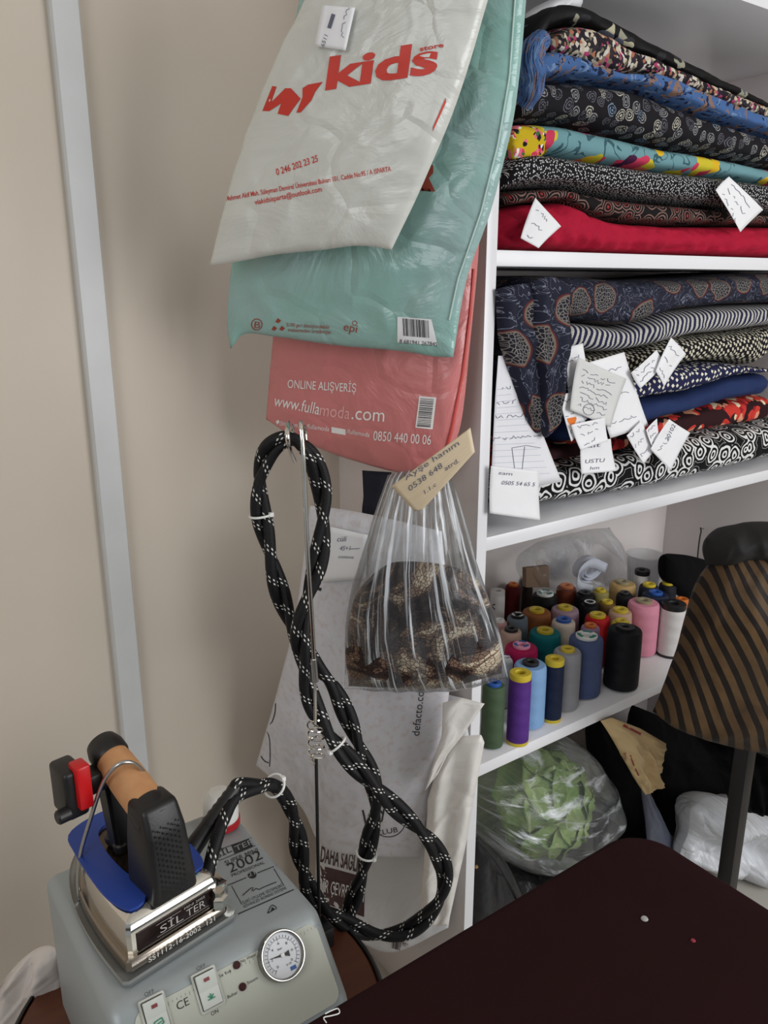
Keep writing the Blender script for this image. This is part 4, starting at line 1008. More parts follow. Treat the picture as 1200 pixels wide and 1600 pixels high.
def switch(px_, py_, glyph):
    u, v = plpx(px_, py_); hw, hh = .0105, .0165
    s_ = bmobj('rocker_switch', prism_bm([pp(a, b_, .001) for a, b_ in rrect(u-hw-.003, v-hh-.003, u+hw+.003, v+hh+.003, .002, 3)], tuple(sn*.0025)), mat('switch_frame', (196, 198, 188), .4), bo)
    bmobj('switch_gap', prism_bm([pp(a, b_, .0034) for a, b_ in rrect(u-hw-.0008, v-hh-.0008, u+hw+.0008, v+hh+.0008, .001, 2)], tuple(sn*.0003)), MT['black_pl'], s_)
    V = []
    q = [(u-hw, v-hh, .0038, .0095), (u+hw, v-hh, .0038, .0095), (u+hw, v, .0038, .006), (u-hw, v, .0038, .006), (u+hw, v+hh, .0038, .0055), (u-hw, v+hh, .0038, .0055)]
    V = [pp(a, b_, c_) for a, b_, c_, d_ in q]+[pp(a, b_, d_) for a, b_, c_, d_ in q]
    mesh('rocker', V, [(6, 7, 8, 9), (9, 8, 10, 11), (0, 6, 9, 3), (3, 9, 11, 5), (1, 2, 8, 7), (2, 4, 10, 8), (0, 1, 7, 6), (4, 5, 11, 10), (0, 3, 2, 1), (3, 5, 4, 2)], mat('switch_cream', (208, 212, 204), .35), s_, None, False)
    pmark('red_mark', [uline((u-.003, v-.010), (u+.003, v-.010), .0035)], mat('switch_red', (120, 20, 24), .4), .0088, s_)
    g = []
    if glyph: g = [uline((u-.004, v+.009), (u+.004, v+.009), .0012), uline((u, v+.004), (u, v+.009), .0015), uline((u-.003, v+.0055), (u, v+.0085), .0012), uline((u+.003, v+.0055), (u, v+.0085), .0012)]
    else: g = [uline((u-.005, v+.010), (u+.005, v+.008), .0012), uline((u-.004, v+.004), (u+.004, v+.003), .0012), uline((u-.005, v+.010), (u-.004, v+.004), .0012), uline((u+.005, v+.008), (u+.004, v+.003), .0012), uline((u-.003, v+.007), (u+.003, v+.006), .0012)]
    pmark('green_symbol', g, mat('switch_green', (30, 140, 100), .4), .0066, s_)
    return u, v
ua, va = switch(324, 1546, True); ub, vb = switch(243, 1588, False)
TXT += [utext('OFF', ua-.005, va-.021, .010, .0036), utext('OFF', ub-.005, vb-.021, .010, .0036), utext('ON', ua-.004, va+.0245, .008, .0036), utext('ON', ub-.004, vb+.0245, .008, .0036)]
ue, ve = plpx(284, 1568); TXT += [utext('CE', ue-.006, ve+.004, .013, .0075)]
for k_ in range(46): TXT.append(uline((BX0+.035+k_*.0046, .0165), (BX0+.035+k_*.0046, .0165+(.0024 if k_ % 5 else .004)), .00025))
pmark('lettering', TXT[:9], MT['ink'], .0017)
pmark('tick_scale', TXT[9:], MT['ink'], .0017)
# top print
ft = bvh(bd)
it = [ptext('SİL', 340, 1341, 363, 1330, 9), ptext('SUPER MINI', 353, 1352, 404, 1331, 7), ptext('2002', 360, 1364, 411, 1341, 15), ptext('PROFESSIONAL', 363, 1370, 414, 1349, 4.5),
      ptext('İLERİ ÜTÜLEME SİSTEMLERİ', 380, 1413, 442, 1385, 4.5), ptext('ADVANCED IRONING SYSTEMS', 381, 1419, 448, 1389, 4.5)]
it += [pline([(349, 1386), (385, 1371)], 1.2), pline([(402, 1364), (437, 1350)], 1.2), pline([(372, 1428), (463, 1388)], 1.6), pline([(362, 1384), (378, 1413)], 1), pline([(428, 1357), (444, 1384)], 1),
       pline(catmull([(379, 1399), (388, 1391), (396, 1385), (393, 1394), (400, 1388), (404, 1390), (412, 1386), (432, 1378)], 6), 1.3),
       pline([(336, 1330), (336.5, 1331), (341, 1345), (404, 1319)], .9), pline([(336, 1330), (398, 1307)], .9), pline([(407, 1318), (415, 1315)], 1), pline([(320, 1353), (337, 1346)], 1),
       pline([(418, 1427), (434, 1418), (424, 1413), (418, 1427)], 1.3), ppoly([(423, 1424), (429, 1420), (425, 1417)])]
it += [ppoly([(361, 1320), (398, 1307), (404, 1319), (367, 1334)])]
it += [ppoly([(394+7*math.cos(a), 1367+5.5*math.sin(a)) for a in np.linspace(0, 6.283, 13)[:-1]])]
printed('top_print', it, ft, MT['ink'], bo, .0007)
printed('top_print_light', [ptext('TER', 369, 1330, 398, 1317, 8), ptext('21', 389, 1370, 399, 1366, 6)], ft, silver, bo, .0013)
cpos = onZ(346, 1285, ZB)
ccx = thing('filler_cap', 'white boiler filler cap with red ring on the boiler top', 'cap', tuple(cpos)) if False else None
lathe('filler_cap', [(.025, -.001), (.025, .008), (.024, .009)], cpos, mat('red_ring', (176, 24, 34), .4), bo, 32)
lathe('filler_cap_dome', [(.0235, .008), (.0235, .028), (.021, .040), (.014, .048), (.0001, .050)], cpos, MT['white_pl'], bo, 32)
# ---------------- iron
im = np.array([-.599, -.200, 0.]); ia = np.array([-.166, .986, 0.]); iw = np.array([.986, .166, 0.])
def I(a, l, z): return im+ia*a+iw*l+np.array([0, 0, z])
def hw(a, w=.062, L=.215): return w*max(0.0, 1-(max(a, 0)/L)**2.5)**.6
def hull(name, rings, m, parent, n=30, auto=35):
    """rings: (a0, L, width, z) stacked outlines of the iron's boat shape"""
    V = []; Fs = []
    for (a0, L, w, z) in rings:
        aa = [a0+(L-a0)*(1-math.cos(math.pi/2*k_/n)) for k_ in range(n+1)]; aa = [a0+(L-a0)*math.sin(math.pi/2*k_/n) for k_ in range(n+1)]
        left = [(a, -w/.062*hw(a-a0, .062, L-a0)) for a in aa]; right = [(a, -l) for a, l in left[::-1]][1:]
        ring = left+right; ring[0] = (a0+.004, ring[0][1]); ring[-1] = (a0+.004, ring[-1][1])
        ring = [(a0, ring[0][1]*.93)]+ring+[(a0, ring[-1][1]*.93)]
        V += [I(a, l, z) for a, l in ring]; R_n = len(ring)
    for r_ in range(len(rings)-1):
        for j in range(R_n):
            k2 = (j+1) % R_n; Fs.append((r_*R_n+j, r_*R_n+k2, (r_+1)*R_n+k2, (r_+1)*R_n+j))
    Fs.append(list(range(R_n))[::-1]); Fs.append([(len(rings)-1)*R_n+j for j in range(R_n)])
    b_ = bmesh.new(); vv = [b_.verts.new(p) for p in V]
    for f in Fs: b_.faces.new([vv[i] for i in f])
    bmesh.ops.recalc_face_normals(b_, faces=b_.faces[:])
    return bmobj(name, b_, m, parent, auto=auto)
z0 = ZB+.0015
tr = hull('iron_rest', [(-.006, .225, .068, z0), (-.008, .228, .070, z0+.006), (-.007, .226, .069, z0+.009), (-.002, .222, .064, z0+.007)], mat('grey_rubber_rest', (160, 162, 160), .3, .6), None)
tag(tr, 'grey metal rest under the iron on the boiler top', 'iron rest')
zi = z0+.0098
ir = thing('steam_iron', 'chrome steam iron with blue heat guard and cork handle on the boiler', 'steam iron', tuple(I(.1, 0, zi)))
hull('soleplate', [(0, .212, .060, zi), (-.002, .215, .062, zi+.003), (0, .213, .061, zi+.012), (.002, .210, .059, zi+.014)], mat('steel_brown_reflection', (150, 141, 130), .2, 1.0), ir)  # soleplate metal darkened: a brownish reflection put into its colour
body = hull('body', [(.006, .200, .055, zi+.0142), (.006, .200, .0555, zi+.040), (.010, .195, .052, zi+.050), (.018, .180, .042, zi+.056)], MT['chrome'], ir)
# rear name plate + engraved number
rp = bmobj('rear_plate', prism_bm([I(.0055, l, z) for l, z in [(-.046, zi+.016), (.047, zi+.016), (.047, zi+.038), (-.046, zi+.038)]], tuple(-ia*.0012), .0003), mat('dark_bronze_plate', (44, 30, 30), .15, .6), ir)
def itext(s, l0, z, w, h, a=.0038):
    vs, fs = glyphs(s); k_ = vs[:, 0].max(); return [I(a, l0+q[0]/k_*w, z+q[1]/.69*h) for q in vs], fs
def imark(name, items, m, par):
    V = []; Fs = []
    for vs, fs in items:
        b0 = len(V); V += list(vs); Fs += [[b0+i for i in f] for f in fs]
    return mesh(name, V, Fs, m, par)
imark('plate_text', [itext('SİL', -.020, zi+.022, .028, .009), itext('TER', .012, zi+.022, .024, .009), itext('MINI 2002', .010, zi+.033, .026, .003),
      ([I(.0039, l, z) for l, z in [(-.024, zi+.0195), (.040, zi+.0195), (.040, zi+.0200), (-.024, zi+.0200)]], [(0, 1, 2, 3)]), ([I(.0039, l, z) for l, z in [(-.024, zi+.0345), (.006, zi+.0345), (.006, zi+.0350), (-.024, zi+.0350)]], [(0, 1, 2, 3)])], mat('grey_print', (170, 165, 160), .4), rp)
imark('serial_number', [itext('SS1112-16-2002  121', -.040, zi+.0035, .082, .006, -.0042)], mat('white_paint', (230, 228, 222), .5), ir)
# blue heat guard (two wings round a dark centre)
BG = mat('blue_silicone', (26, 62, 148), .42)
def guard_z(a, l): return zi+.0635-.006*(abs(l)/.055)**2
outl = [(.016, -.030), (.018, -.044), (.050, -.052), (.100, -.050), (.150, -.044), (.178, -.036), (.186, 0), (.184, .050), (.165, .058), (.110, .060), (.060, .058), (.025, .050), (.016, .03)]
inn = [(.030, -.012), (.040, -.026), (.075, -.032), (.115, -.030), (.150, -.020), (.160, -.008), (.162, 0), (.160, .008), (.150, .020), (.115, .030), (.075, .032), (.045, .026), (.030, .012)]
inn = [(a*.96+.004, l*.68) for a, l in inn]
oo = rpoly(catmull(outl, 5), 60); ii = rpoly(catmull(inn, 5), 60)
V = []; Fs = []
K5 = 6
for e_ in (0, 1):
    for o_, i_ in zip(oo, ii):
        for q in range(K5):
            c_ = i_+(o_-i_)*q/(K5-1); V.append(I(c_[0], c_[1], guard_z(c_[0], c_[1])-.0032*e_))
n6 = 60*K5
for i in range(59):
    for q in range(K5-1):
        a = i*K5+q; Fs += [(a, a+1, a+K5+1, a+K5), (n6+a, n6+a+K5, n6+a+K5+1, n6+a+1)]
    Fs += [(i*K5, (i+1)*K5, n6+(i+1)*K5, n6+i*K5), (i*K5+K5-1, n6+i*K5+K5-1, n6+(i+1)*K5+K5-1, (i+1)*K5+K5-1)]
Fs += [(q, n6+q, n6+q+1, q+1) for q in range(K5-1)]+[(59*K5+q, 59*K5+q+1, n6+59*K5+q+1, n6+59*K5+q) for q in range(K5-1)]
mesh('heat_guard', V, Fs, BG, ir, None, True, 40)
bmobj('centre_plate', prism_bm([I(c_[0], c_[1]*1.02, zi+.0575) for c_ in ii], (0, 0, .002)), mat('chrome_dark_reflection', (92, 78, 66), .2, .9), ir)  # brown plate carries the dark reflection of the chrome top as colour
for a_ in (.105, .125): lathe('knob', [(.006, .0), (.008, .004), (.008, .010), (.006, .012), (.0001, .012)], I(a_, -.008, zi+.062), MT['black_pl'], ir, 18)
# rear upright block (black, perforated) and handle
hz0, hz1 = .905, .938
ha0, ha1 = .034, .128
blk = [(.004, zi+.052), (.062, zi+.056), (.060, .880), (.052, .925), (.018, .925), (.008, .895), (.002, .840)]
b_ = prism_bm([I(a, -.021, z) for a, z in blk], tuple(iw*.042))
for v_ in b_.verts:
    l_ = (np.array(v_.co)-im)@iw; f_ = 1+.3*min(1, max(0, (.90-v_.co.z)/.085)); v_.co += Vector(iw*(l_*(f_-1)+.010*(f_-1)))
bmesh.ops.bevel(b_, geom=b_.edges[:], offset=.006, segments=3, affect='EDGES', profile=.5)
rb_ = bmobj('handle_support', b_, MT['black_pl'], ir, auto=40)
hd = I(ha1, 0, hz1)-I(ha0, 0, hz0); hl = np.linalg.norm(hd); hd = hd/hl
hole = mat('black_hole', (6, 6, 7), .8)
V = []; Fs = []
for r_ in range(13):
    for c_ in range(7):
        zc = zi+.062+r_*.0065+(0 if c_ % 2 else .003); l_ = -.0135+c_*.0045
        k0 = len(V); sl_ = .004-(0 if zc < .84 else (zc-.84)*.105)
        a_ = .0018+max(0, zc-.84)*.11-.0012
        V += [I(a_, l_+.0013*math.cos(q*1.047), zc+.0013*math.sin(q*1.047)) for q in range(6)]; Fs.append([k0+q for q in range(6)])
mesh('vent_holes', V, Fs, hole, rb_)
hc = I(ha0-.006, 0, hz0-.003)
lathe('collar', [(.0001, -.006), (.020, -.006), (.0225, -.002), (.0225, .016), (.0205, .022)], hc, MT['black_pl'], ir, 32, hd)
lathe('cork_grip', [(.0195, .012), (.0205, .03), (.0205, .06), (.0195, .088), (.0180, hl+.004)], hc, mat('cork_grip', (196, 146, 100), .7, bump=(180, .3, .001), var=(60, (184, 132, 88))), ir, 32, hd)
lathe('end_cap', [(.0195, hl-.004), (.0210, hl), (.0210, hl+.012), (.0180, hl+.022), (.0001, hl+.024)], hc, MT['black_pl'], ir, 32, hd)
fr_ = [(.098, zi+.062), (.122, zi+.062), (.146, hz1-.012), (.134, hz1-.002), (.118, hz1-.004)]
b_ = prism_bm([I(a, -.014, z) for a, z in fr_], tuple(iw*.028)); bmesh.ops.bevel(b_, geom=b_.edges[:], offset=.004, segments=2, affect='EDGES')
bmobj('front_arm', b_, MT['black_pl'], ir, auto=40)
# thumb switch at the left of the cap
sw0 = I(.120, -.050, .915)
b_ = bbox_bm((-.013, -.018, -.024), (.012, .022, .034), .005, 3)
def place(b_, c_, tilt=0.0, roll=0.0):
    from mathutils import Matrix
    zx = Vector(hd); xx = Vector(iw); yy = zx.cross(xx).normalized()*-1
    for v in b_.verts: v.co = Vector(c_)+xx*v.co.x+Vector(ia)*v.co.y+Vector((0, 0, 1))*v.co.z
    return b_
sb_ = bmobj('trigger_housing', place(b_, sw0), MT['black_pl'], ir, auto=40)
bmobj('housing_arm', place(bbox_bm((.008, -.014, -.008), (.036, .012, .016), .004), sw0), MT['black_pl'], sb_, auto=40)
bmobj('red_trigger', place(bbox_bm((-.002, -.026, -.012), (.014, -.004, .040), .003), sw0), mat('red_button', (196, 18, 24), .35), sb_, auto=40)
lathe('housing_knob', [(.008, 0), (.008, .012), (.006, .014), (.0001, .014)], sw0+iw*-.010+ia*-.014+np.array([0, 0, -.014]), MT['black_pl'], sb_, 16, -iw)
# wire guard over the handle
wp = [(124, 1405, .780), (122, 1372, .779), (127, 1330, .775), (142, 1278, .765), (160, 1225, .755), (178, 1200, .752), (196, 1191, .756), (214, 1196, .765), (232, 1216, .785), (252, 1243, .815), (272, 1272, .835)]
tube('wire_guard', catmull([onF(*q) for q in wp], 8), .0024, MT['steel'], ir, 10)
# steam inlet on the right rear, hose fitting
ft_ = I(.004, .052, zi+.02)
lathe('steam_fitting', [(.008, -.006), (.010, 0), (.010, .008), (.0065, .010), (.0065, .016), (.0001, .016)], ft_+np.array([0, -.004, .0]), MT['chrome'], ir, 6)
bmobj('side_bracket', place(bbox_bm((-.010, -.010, -.010), (.016, .040, .008), .003), I(.03, .062, zi+.012)), MT['chrome'], ir, auto=40)
lathe('gasket', [(.009, -.001), (.010, .002), (.006, .004), (.0001, .004)], I(.035, .052, zi+.032), mat('dark_bronze', (50, 34, 34), .2, .6), ir, 24, iw)
# cable strain relief
s0 = onF(292, 1338, .800); s1_ = onF(368, 1230, .860)
sr = [s0-(s1_-s0)*.15+(s1_-s0)*1.15*k_/24 for k_ in range(25)]
tube('cable_boot', sr, [(.0125-.005*(k_/24))+(.0010 if (k_ > 12 and k_ % 2) else 0) for k_ in range(25)], MT['black_pl'], ir, 18)
#MARK_HOSE
# ================================================================== TWISTED HOSE
HM = NT('braided_sleeve'); HM.b.inputs['Base Color'].default_value = c4((16, 15, 18)); HM.b.inputs['Roughness'].default_value = .55; HM.b.inputs['Specular IOR Level'].default_value = .3
v = HM.uv(); sx = HM.n('ShaderNodeSeparateXYZ'); HM.set(sx.inputs[0], v)
a1 = HM.math('FRACT', HM.math('MULTIPLY_ADD', sx.outputs[0], 24.0, sx.outputs[1]))
r1 = HM.math('LESS_THAN', a1, .06); r2 = HM.math('MULTIPLY', HM.math('GREATER_THAN', a1, .14), HM.math('LESS_THAN', a1, .20))
a2 = HM.math('LESS_THAN', HM.math('FRACT', HM.math('MULTIPLY', sx.outputs[1], 8.0)), .42)
mk = HM.math('MULTIPLY', HM.math('ADD', r1, r2), a2)
HM.set(HM.b.inputs['Base Color'], HM.mix(mk, (15, 14, 17), (220, 218, 212)))
HM.bump(HM.math('SINE', HM.math('MULTIPLY_ADD', sx.outputs[0], 2600, HM.math('MULTIPLY', sx.outputs[1], 50))), .25, .0006)
HP = [(395, 1232, .880), (425, 1226, .905), (448, 1250, .930), (463, 1300, .950), (474, 1365, .965), (498, 1412, .975), (535, 1440, .985), (585, 1460, .99), (640, 1452, .99), (682, 1412, .99), (695, 1368, .99), (680, 1325, .985), (648, 1290, .98), (612, 1256, .975),
      (575, 1218, .965), (545, 1185, .965), (512, 1145, .97), (487, 1095, .975), (474, 1040, .98), (470, 990, .98), (480, 935, .99), (496, 880, 1.0), (504, 820, 1.01), (502, 760, 1.01), (485, 710, 1.0), (455, 686, 1.0), (424, 700, 1.0), (407, 740, 1.01), (406, 790, 1.01), (418, 850, 1.01), (436, 920, 1.01),
      (458, 985, 1.015), (488, 1035, 1.02), (520, 1072, 1.02), (543, 1120, 1.02), (562, 1170, 1.02), (580, 1215, 1.02), (586, 1262, 1.02), (578, 1310, 1.02), (566, 1360, 1.02), (550, 1410, 1.02), (537, 1448, 1.01)]
cl = catmull([onF(*q) for q in HP]+[onF(533, 1482, 1.015), np.array([-.272, -.105, .40]), np.array([-.27, -.09, .25])], 14)
cl = list(rpoly(cl, 900)); P_, T_, N_, B_ = frames(cl)
hs = thing('steam_hose', 'black braided steam hose and cable with white flecks twisted in loops', 'hose', tuple(onF(530, 1480, 1.0)))
seglen = np.linalg.norm(P_[1]-P_[0]); PIT = .21
for k_, nm in ((0, 'hose_strand'), (1, 'cable_strand')):
    pts = []
    for i in range(len(P_)):
        a = 2*math.pi*i*seglen/PIT+k_*math.pi; e_ = min(1, i/60)
        pts.append(P_[i]+(N_[i]*math.cos(a)+B_[i]*math.sin(a))*.0066*max(e_, .2))
    if k_ == 0: pre = [ft_+np.array([0, -.004, .010]), onF(318, 1420, .765), onF(322, 1380, .775), onF(336, 1320, .80), onF(352, 1275, .83), onF(370, 1245, .855)]
    else: pre = [s1_-(s1_-s0)*.06, s1_+(s1_-s0)*.06]
    pre = catmull(pre+[pts[6]], 10)
    tube(nm, list(rpoly(pre, len(pre)))[:-1]+pts[6:], .0076 if k_ == 0 else .0070, HM.m, hs, 14)
def ziptie(x, y, ang):
    best = min(range(len(P_)), key=lambda i: (topx(P_[i])[0]-x)**2+(topx(P_[i])[1]-y)**2)
    c_, n1, n2 = P_[best], N_[best], B_[best]; rr_ = .0148
    pts = [c_+(n1*math.cos(q)+n2*math.sin(q))*rr_ for q in np.linspace(0, 6.2832, 25)]
    o = thing('cable_tie', ang, 'cable tie', tuple(c_))
    tube('tie_band', pts, .0016, MT['white_pl'], o, 8)
    d = np.array(CAM)-c_; d -= T_[best]*(d@T_[best]); d /= np.linalg.norm(d); sd = np.cross(d, T_[best]); hp = c_+(d*.5+sd*.86)*rr_
    bmobj('tie_head', bbox_bm(tuple(hp-.0028), tuple(hp+.0028), .0006), MT['white_pl'], o)
ziptie(408, 805, 'white cable tie on the left side of the upper hose loop')
ziptie(522, 1168, 'white cable tie on the hose beside the wire spring')
ziptie(574, 1335, 'white cable tie on the hose below the lower crossing')
ziptie(430, 1226, 'white cable tie on the hose arch above the boiler')
# hose stand
stn = thing('hose_stand', 'thin steel hose holder rod with spring and double hook', 'hose stand', tuple(onF(497, 1480, .995)))
rd = [(473, 700, .968), (476, 760, .968), (480, 850, .966), (486, 950, .962), (491, 1040, .958)]
tube('upper_rod', catmull([onF(478, 692, 1.02), onF(476, 672, 1.02), onF(473, 662, 1.0), onF(470, 664, .975)]+[onF(*q) for q in rd], 8), .0030, MT['chrome'], stn, 10)
tube('hook', catmull([onF(460, 720, 1.02), onF(454, 706, .985), onF(450, 690, .965), onF(449, 672, .97), onF(452, 660, 1.0), onF(456, 666, 1.025), onF(462, 690, 1.035), onF(475, 700, 1.03)], 8), .0030, MT['chrome'], stn, 10)
tube('ferrule', [onF(490, 1030, .958), onF(493, 1065, .957)], .0042, MT['steel'], stn, 12)
tube('middle_rod', [onF(492, 1060, .957), onF(493, 1135, .956)], .0022, MT['chrome'], stn, 10)
a_, b2 = onF(492, 1128, .956), onF(495, 1190, .956); n_ = 130; sp_ = []
for i in range(n_):
    t_ = i/(n_-1); an = t_*2*math.pi*4.6; c_ = a_+(b2-a_)*t_; r_ = .0105 if .05 < t_ < .95 else .006
    sp_.append(c_+np.array([math.cos(an)*r_, math.sin(an)*r_, 0]))
tube('spring', sp_, .0014, MT['chrome'], stn, 8)
tube('lower_rod', [onF(494, 1185, .956), onF(497, 1346, .955), onF(500, 1500, .95)], .0024, MT['black_pl'], stn, 10)
lp = onF(500, 1500, .95)
bmobj('rod_clamp', bbox_bm((lp[0]-.016, lp[1]-.016, SZ+.001), (lp[0]+.016, lp[1]+.016, max(lp[2], SZ+.03)+.004), .003), MT['black_pl'], stn, auto=40)
#MARK_TABLE
# ================================================================== IRONING TABLE
TM = NT('maroon_cover'); TM.b.inputs['Roughness'].default_value = .95; TM.b.inputs['Specular IOR Level'].default_value = .12
TM.set(TM.b.inputs['Base Color'], TM.mix(TM.noise(TM.obj(8), 2, 4).outputs[0], (36, 15, 17), (42, 19, 21)))
TM.bump(TM.noise(TM.obj(1), 700, 3).outputs[0], .35, .001)
TZ = .80
tb_ = thing('ironing_table', 'dark maroon padded ironing table in the foreground', 'table', (-.45, -.85, 0))
x1, y1, x0_, y0_ = -.076, -.3930, -1.35, -1.45
rr_ = .055; ol = []
for k_ in range(13):
    a = math.radians(90*k_/12); ol.append((x1-rr_+rr_*math.cos(a), y1-rr_+rr_*math.sin(a)))
ol += [(x0_, y1), (x0_, y0_), (x1, y0_)]
b_ = prism_bm([(p[0], p[1], TZ-.038) for p in ol], (0, 0, .038)); bmesh.ops.bevel(b_, geom=b_.edges[:], offset=.010, segments=4, affect='EDGES', profile=.5)
bmobj('padded_top', b_, TM.m, tb_, auto=40)
for lx, ly in ((x1-.1, y1-.08), (x0_+.1, y1-.08), (x1-.1, y0_+.1), (x0_+.1, y0_+.1)):
    tube('leg', [(lx, ly, TZ-.039), (lx, ly, .001)], .016, MT['black_pl'], tb_, 14)
p = onZ(1007, 1436, TZ); o = lathe('lint_spot', [(.0001, .0022), (.0030, .0018), (.0040, .0003)], p+np.array([0, 0, 0]), mat('grey_lint', (170, 168, 166), .9), None, 10)
tag(o, 'small grey fluff spot on the maroon ironing table', 'lint')
p = onZ(1083, 1470, TZ); o = lathe('lint_spot', [(.0001, .0016), (.0018, .0014), (.0026, .0003)], p, mat('pink_lint', (150, 50, 66), .9), None, 10)
tag(o, 'tiny pink fluff spot on the maroon ironing table', 'lint')
o = tube('thread_scrap', catmull([onZ(x_+16, y_+16, TZ+.001) for x_, y_ in ((492, 1568), (502, 1563), (512, 1560), (514, 1567), (502, 1571), (490, 1574), (494, 1582))], 6), .0006, MT['white_pl'], None, 6)
tag(o, 'curled white thread scrap on the ironing table near the boiler', 'thread scrap')
# white cloth on the left
LC = mat('white_cotton', (216, 208, 202), .9, spec=.1, bump=(25, .3, .004))
o = puff('cotton_cloth', [(14, 1540), (22, 1512), (50, 1486), (74, 1478), (92, 1484)], [(92, 1484), (94, 1530), (98, 1590), (104, 1660)], [(-60, 1680), (30, 1670), (104, 1660)], [(14, 1540), (-10, 1570), (-60, 1680)], fplane(0, .86, 100, .83), .020, .02, LC, None, 70, 80, .013, 13, 61, foldv=15)
tag(o, 'crumpled white cotton cloth at the left of the steam boiler', 'cloth')
#MARK_RIGHT
# ================================================================== STRIPED BAG AND STAND
def f_gauze(k):
    v2 = k.warp(k.uv(), 5, .02)
    sx = k.n('ShaderNodeSeparateXYZ'); k.set(sx.inputs[0], v2)
    q_ = k.math('SUBTRACT', k.math('MULTIPLY', sx.outputs[0], .80), k.math('MULTIPLY', sx.outputs[1], .60))
    s_ = k.math('LESS_THAN', k.math('FRACT', k.math('MULTIPLY', q_, 56)), .45)
    n_ = k.noise(k.uv(), 14, 4, .6).outputs[0]
    base = k.mix(k.ramp(n_, [(.3, 0.), (.7, 1.)], 'LINEAR'), (98, 74, 47), (66, 50, 34))
    return k.mix(s_, base, (27, 21, 18))
GZ = fabric('striped_gauze', f_gauze, rough=.55, weave=.4)
SPl = fplane(1040, 1.25, 1300, 1.27)
sg = thing('striped_sack', 'stuffed brown sack with black diagonal stripes on the black stand', 'sack', tuple(onpl(1150, 1165, *SPl)))
puff('sack_body', [(1118, 868), (1160, 850), (1230, 838), (1320, 850)], [(1320, 850), (1380, 980), (1390, 1100), (1370, 1190)], [(1020, 1112), (1060, 1140), (1130, 1162), (1200, 1176), (1370, 1190)], [(1118, 868), (1085, 925), (1058, 1020), (1020, 1112)],
     SPl, .07, .06, GZ, sg, 70, 70, .010, 8, 71, pw=2.4)
puff('tied_top', [(1104, 842), (1140, 826), (1200, 818), (1290, 830)], [(1290, 830), (1295, 870)], [(1104, 884), (1160, 872), (1230, 872), (1295, 870)], [(1104, 842), (1100, 862), (1104, 884)], SPl, .05, .04, mat('black_gauze', (17, 15, 14), .8, bump=(60, .6)), sg, 70, 30, .011, 22, 73, foldv=13)
STZ = .655
ss = thing('black_stand', 'black square legged stand under the striped sack at the right', 'stand', (.62, -.3, 0))
lg = onF(1147, 1300, 1.33)
bmobj('top', bbox_bm((lg[0]-.02, lg[1]-.33, STZ-.03), (lg[0]+.62, lg[1]+.16, STZ), .003), MT['black_pl'], ss, auto=40)
for dx in (0, .56):
    for dy in (0, -.28):
        box('leg', (lg[0]+dx-.014, lg[1]+dy-.014, .0), (lg[0]+dx+.014, lg[1]+dy+.014, STZ-.0305), mat('black_metal', (34, 31, 33), .4), ss, .001)
BK = mat('black_cloth', (12, 11, 13), .9, spec=.15, bump=(40, .6, .005))
BLth = mat('black_leather', (26, 26, 30), .32, bump=(35, .6, .005))
fz = puff('black_garment', [(1085, 1150), (1150, 1165), (1240, 1175)], [(1240, 1175), (1240, 1280)], [(1142, 1262), (1200, 1276), (1240, 1280)], [(1085, 1150), (1120, 1200), (1142, 1262)], fplane(1090, 1.40, 1240, 1.43), .02, .02, BK, None, 40, 30, .012, 18, 81, foldv=30)
tag(fz, 'black fuzzy edged garment hanging behind the black stand leg', 'garment')
# lower bay contents
sk = puff('black_sack', [(745, 1345), (830, 1345), (915, 1335)], [(915, 1335), (918, 1460), (920, 1680)], [(735, 1690), (830, 1700), (920, 1680)], [(745, 1345), (738, 1500), (735, 1690)], yplane(.20), .10, .12, mat('black_polythene', (20, 20, 23), .3, bump=(25, .8, .008)), None, 40, 50, .014, 9, 83, inshelf=True)
tag(sk, 'large black sack on the floor of the lowest shelf bay under the cabbage', 'sack')
hb = thing('leather_handbag', 'black leather handbag with a gold stud beside the white shelf edge', 'handbag', tuple(onY(775, 1440, .02)))
hbb = puff('bag_body', [(742, 1300), (752, 1310), (790, 1345)], [(790, 1345), (812, 1390), (832, 1440), (840, 1560)], [(742, 1570), (790, 1570), (840, 1560)], [(742, 1300), (740, 1400), (742, 1570)], yplane(.03), .02, .05, BLth, hb, 30, 40, .006, 14, 85, smooth_edges=False, foldv=9)
tube('strap', catmull([onY(745, 1310, .0), onY(775, 1345, -.004), (onY(805, 1395, -.004)), onY(825, 1440, .0)], 8), .003, BLth, hb, 8)
lathe('gold_stud', [(.004, 0), (.003, .003), (.0001, .004)], onY(744, 1354, .012), mat('gold', (190, 160, 110), .3, .9), hb, 16, (0, -1, 0))
# cabbage
def leaf_mat():
    k = NT('cabbage_leaf'); v = k.uv(); sx = k.n('ShaderNodeSeparateXYZ'); k.set(sx.inputs[0], v)
    d = k.math('ABSOLUTE', sx.outputs[0]); vein = k.math('LESS_THAN', d, .035)
    w = k.math('ABSOLUTE', k.math('SINE', k.math('MULTIPLY_ADD', d, 16, k.math('MULTIPLY', sx.outputs[1], -20))))
    v2 = k.math('LESS_THAN', w, .10); vm = k.math('MAXIMUM', vein, k.math('MULTIPLY', v2, .6))
    n1 = k.noise(k.obj(1), 14, 4).outputs[0]
    c = k.mix(k.ramp(n1, [(.35, 0.), (.65, 1.)], 'LINEAR'), (116, 150, 76), (172, 192, 124))
    k.set(k.b.inputs['Base Color'], k.mix(vm, c, (196, 208, 156))); k.b.inputs['Roughness'].default_value = .5
    k.bump(k.math('ADD', k.noise(k.obj(1), 60, 3).outputs[0], vm), .5, .004); return k.m
LM = leaf_mat()
cc = onY(842, 1254, .13); CR = .118
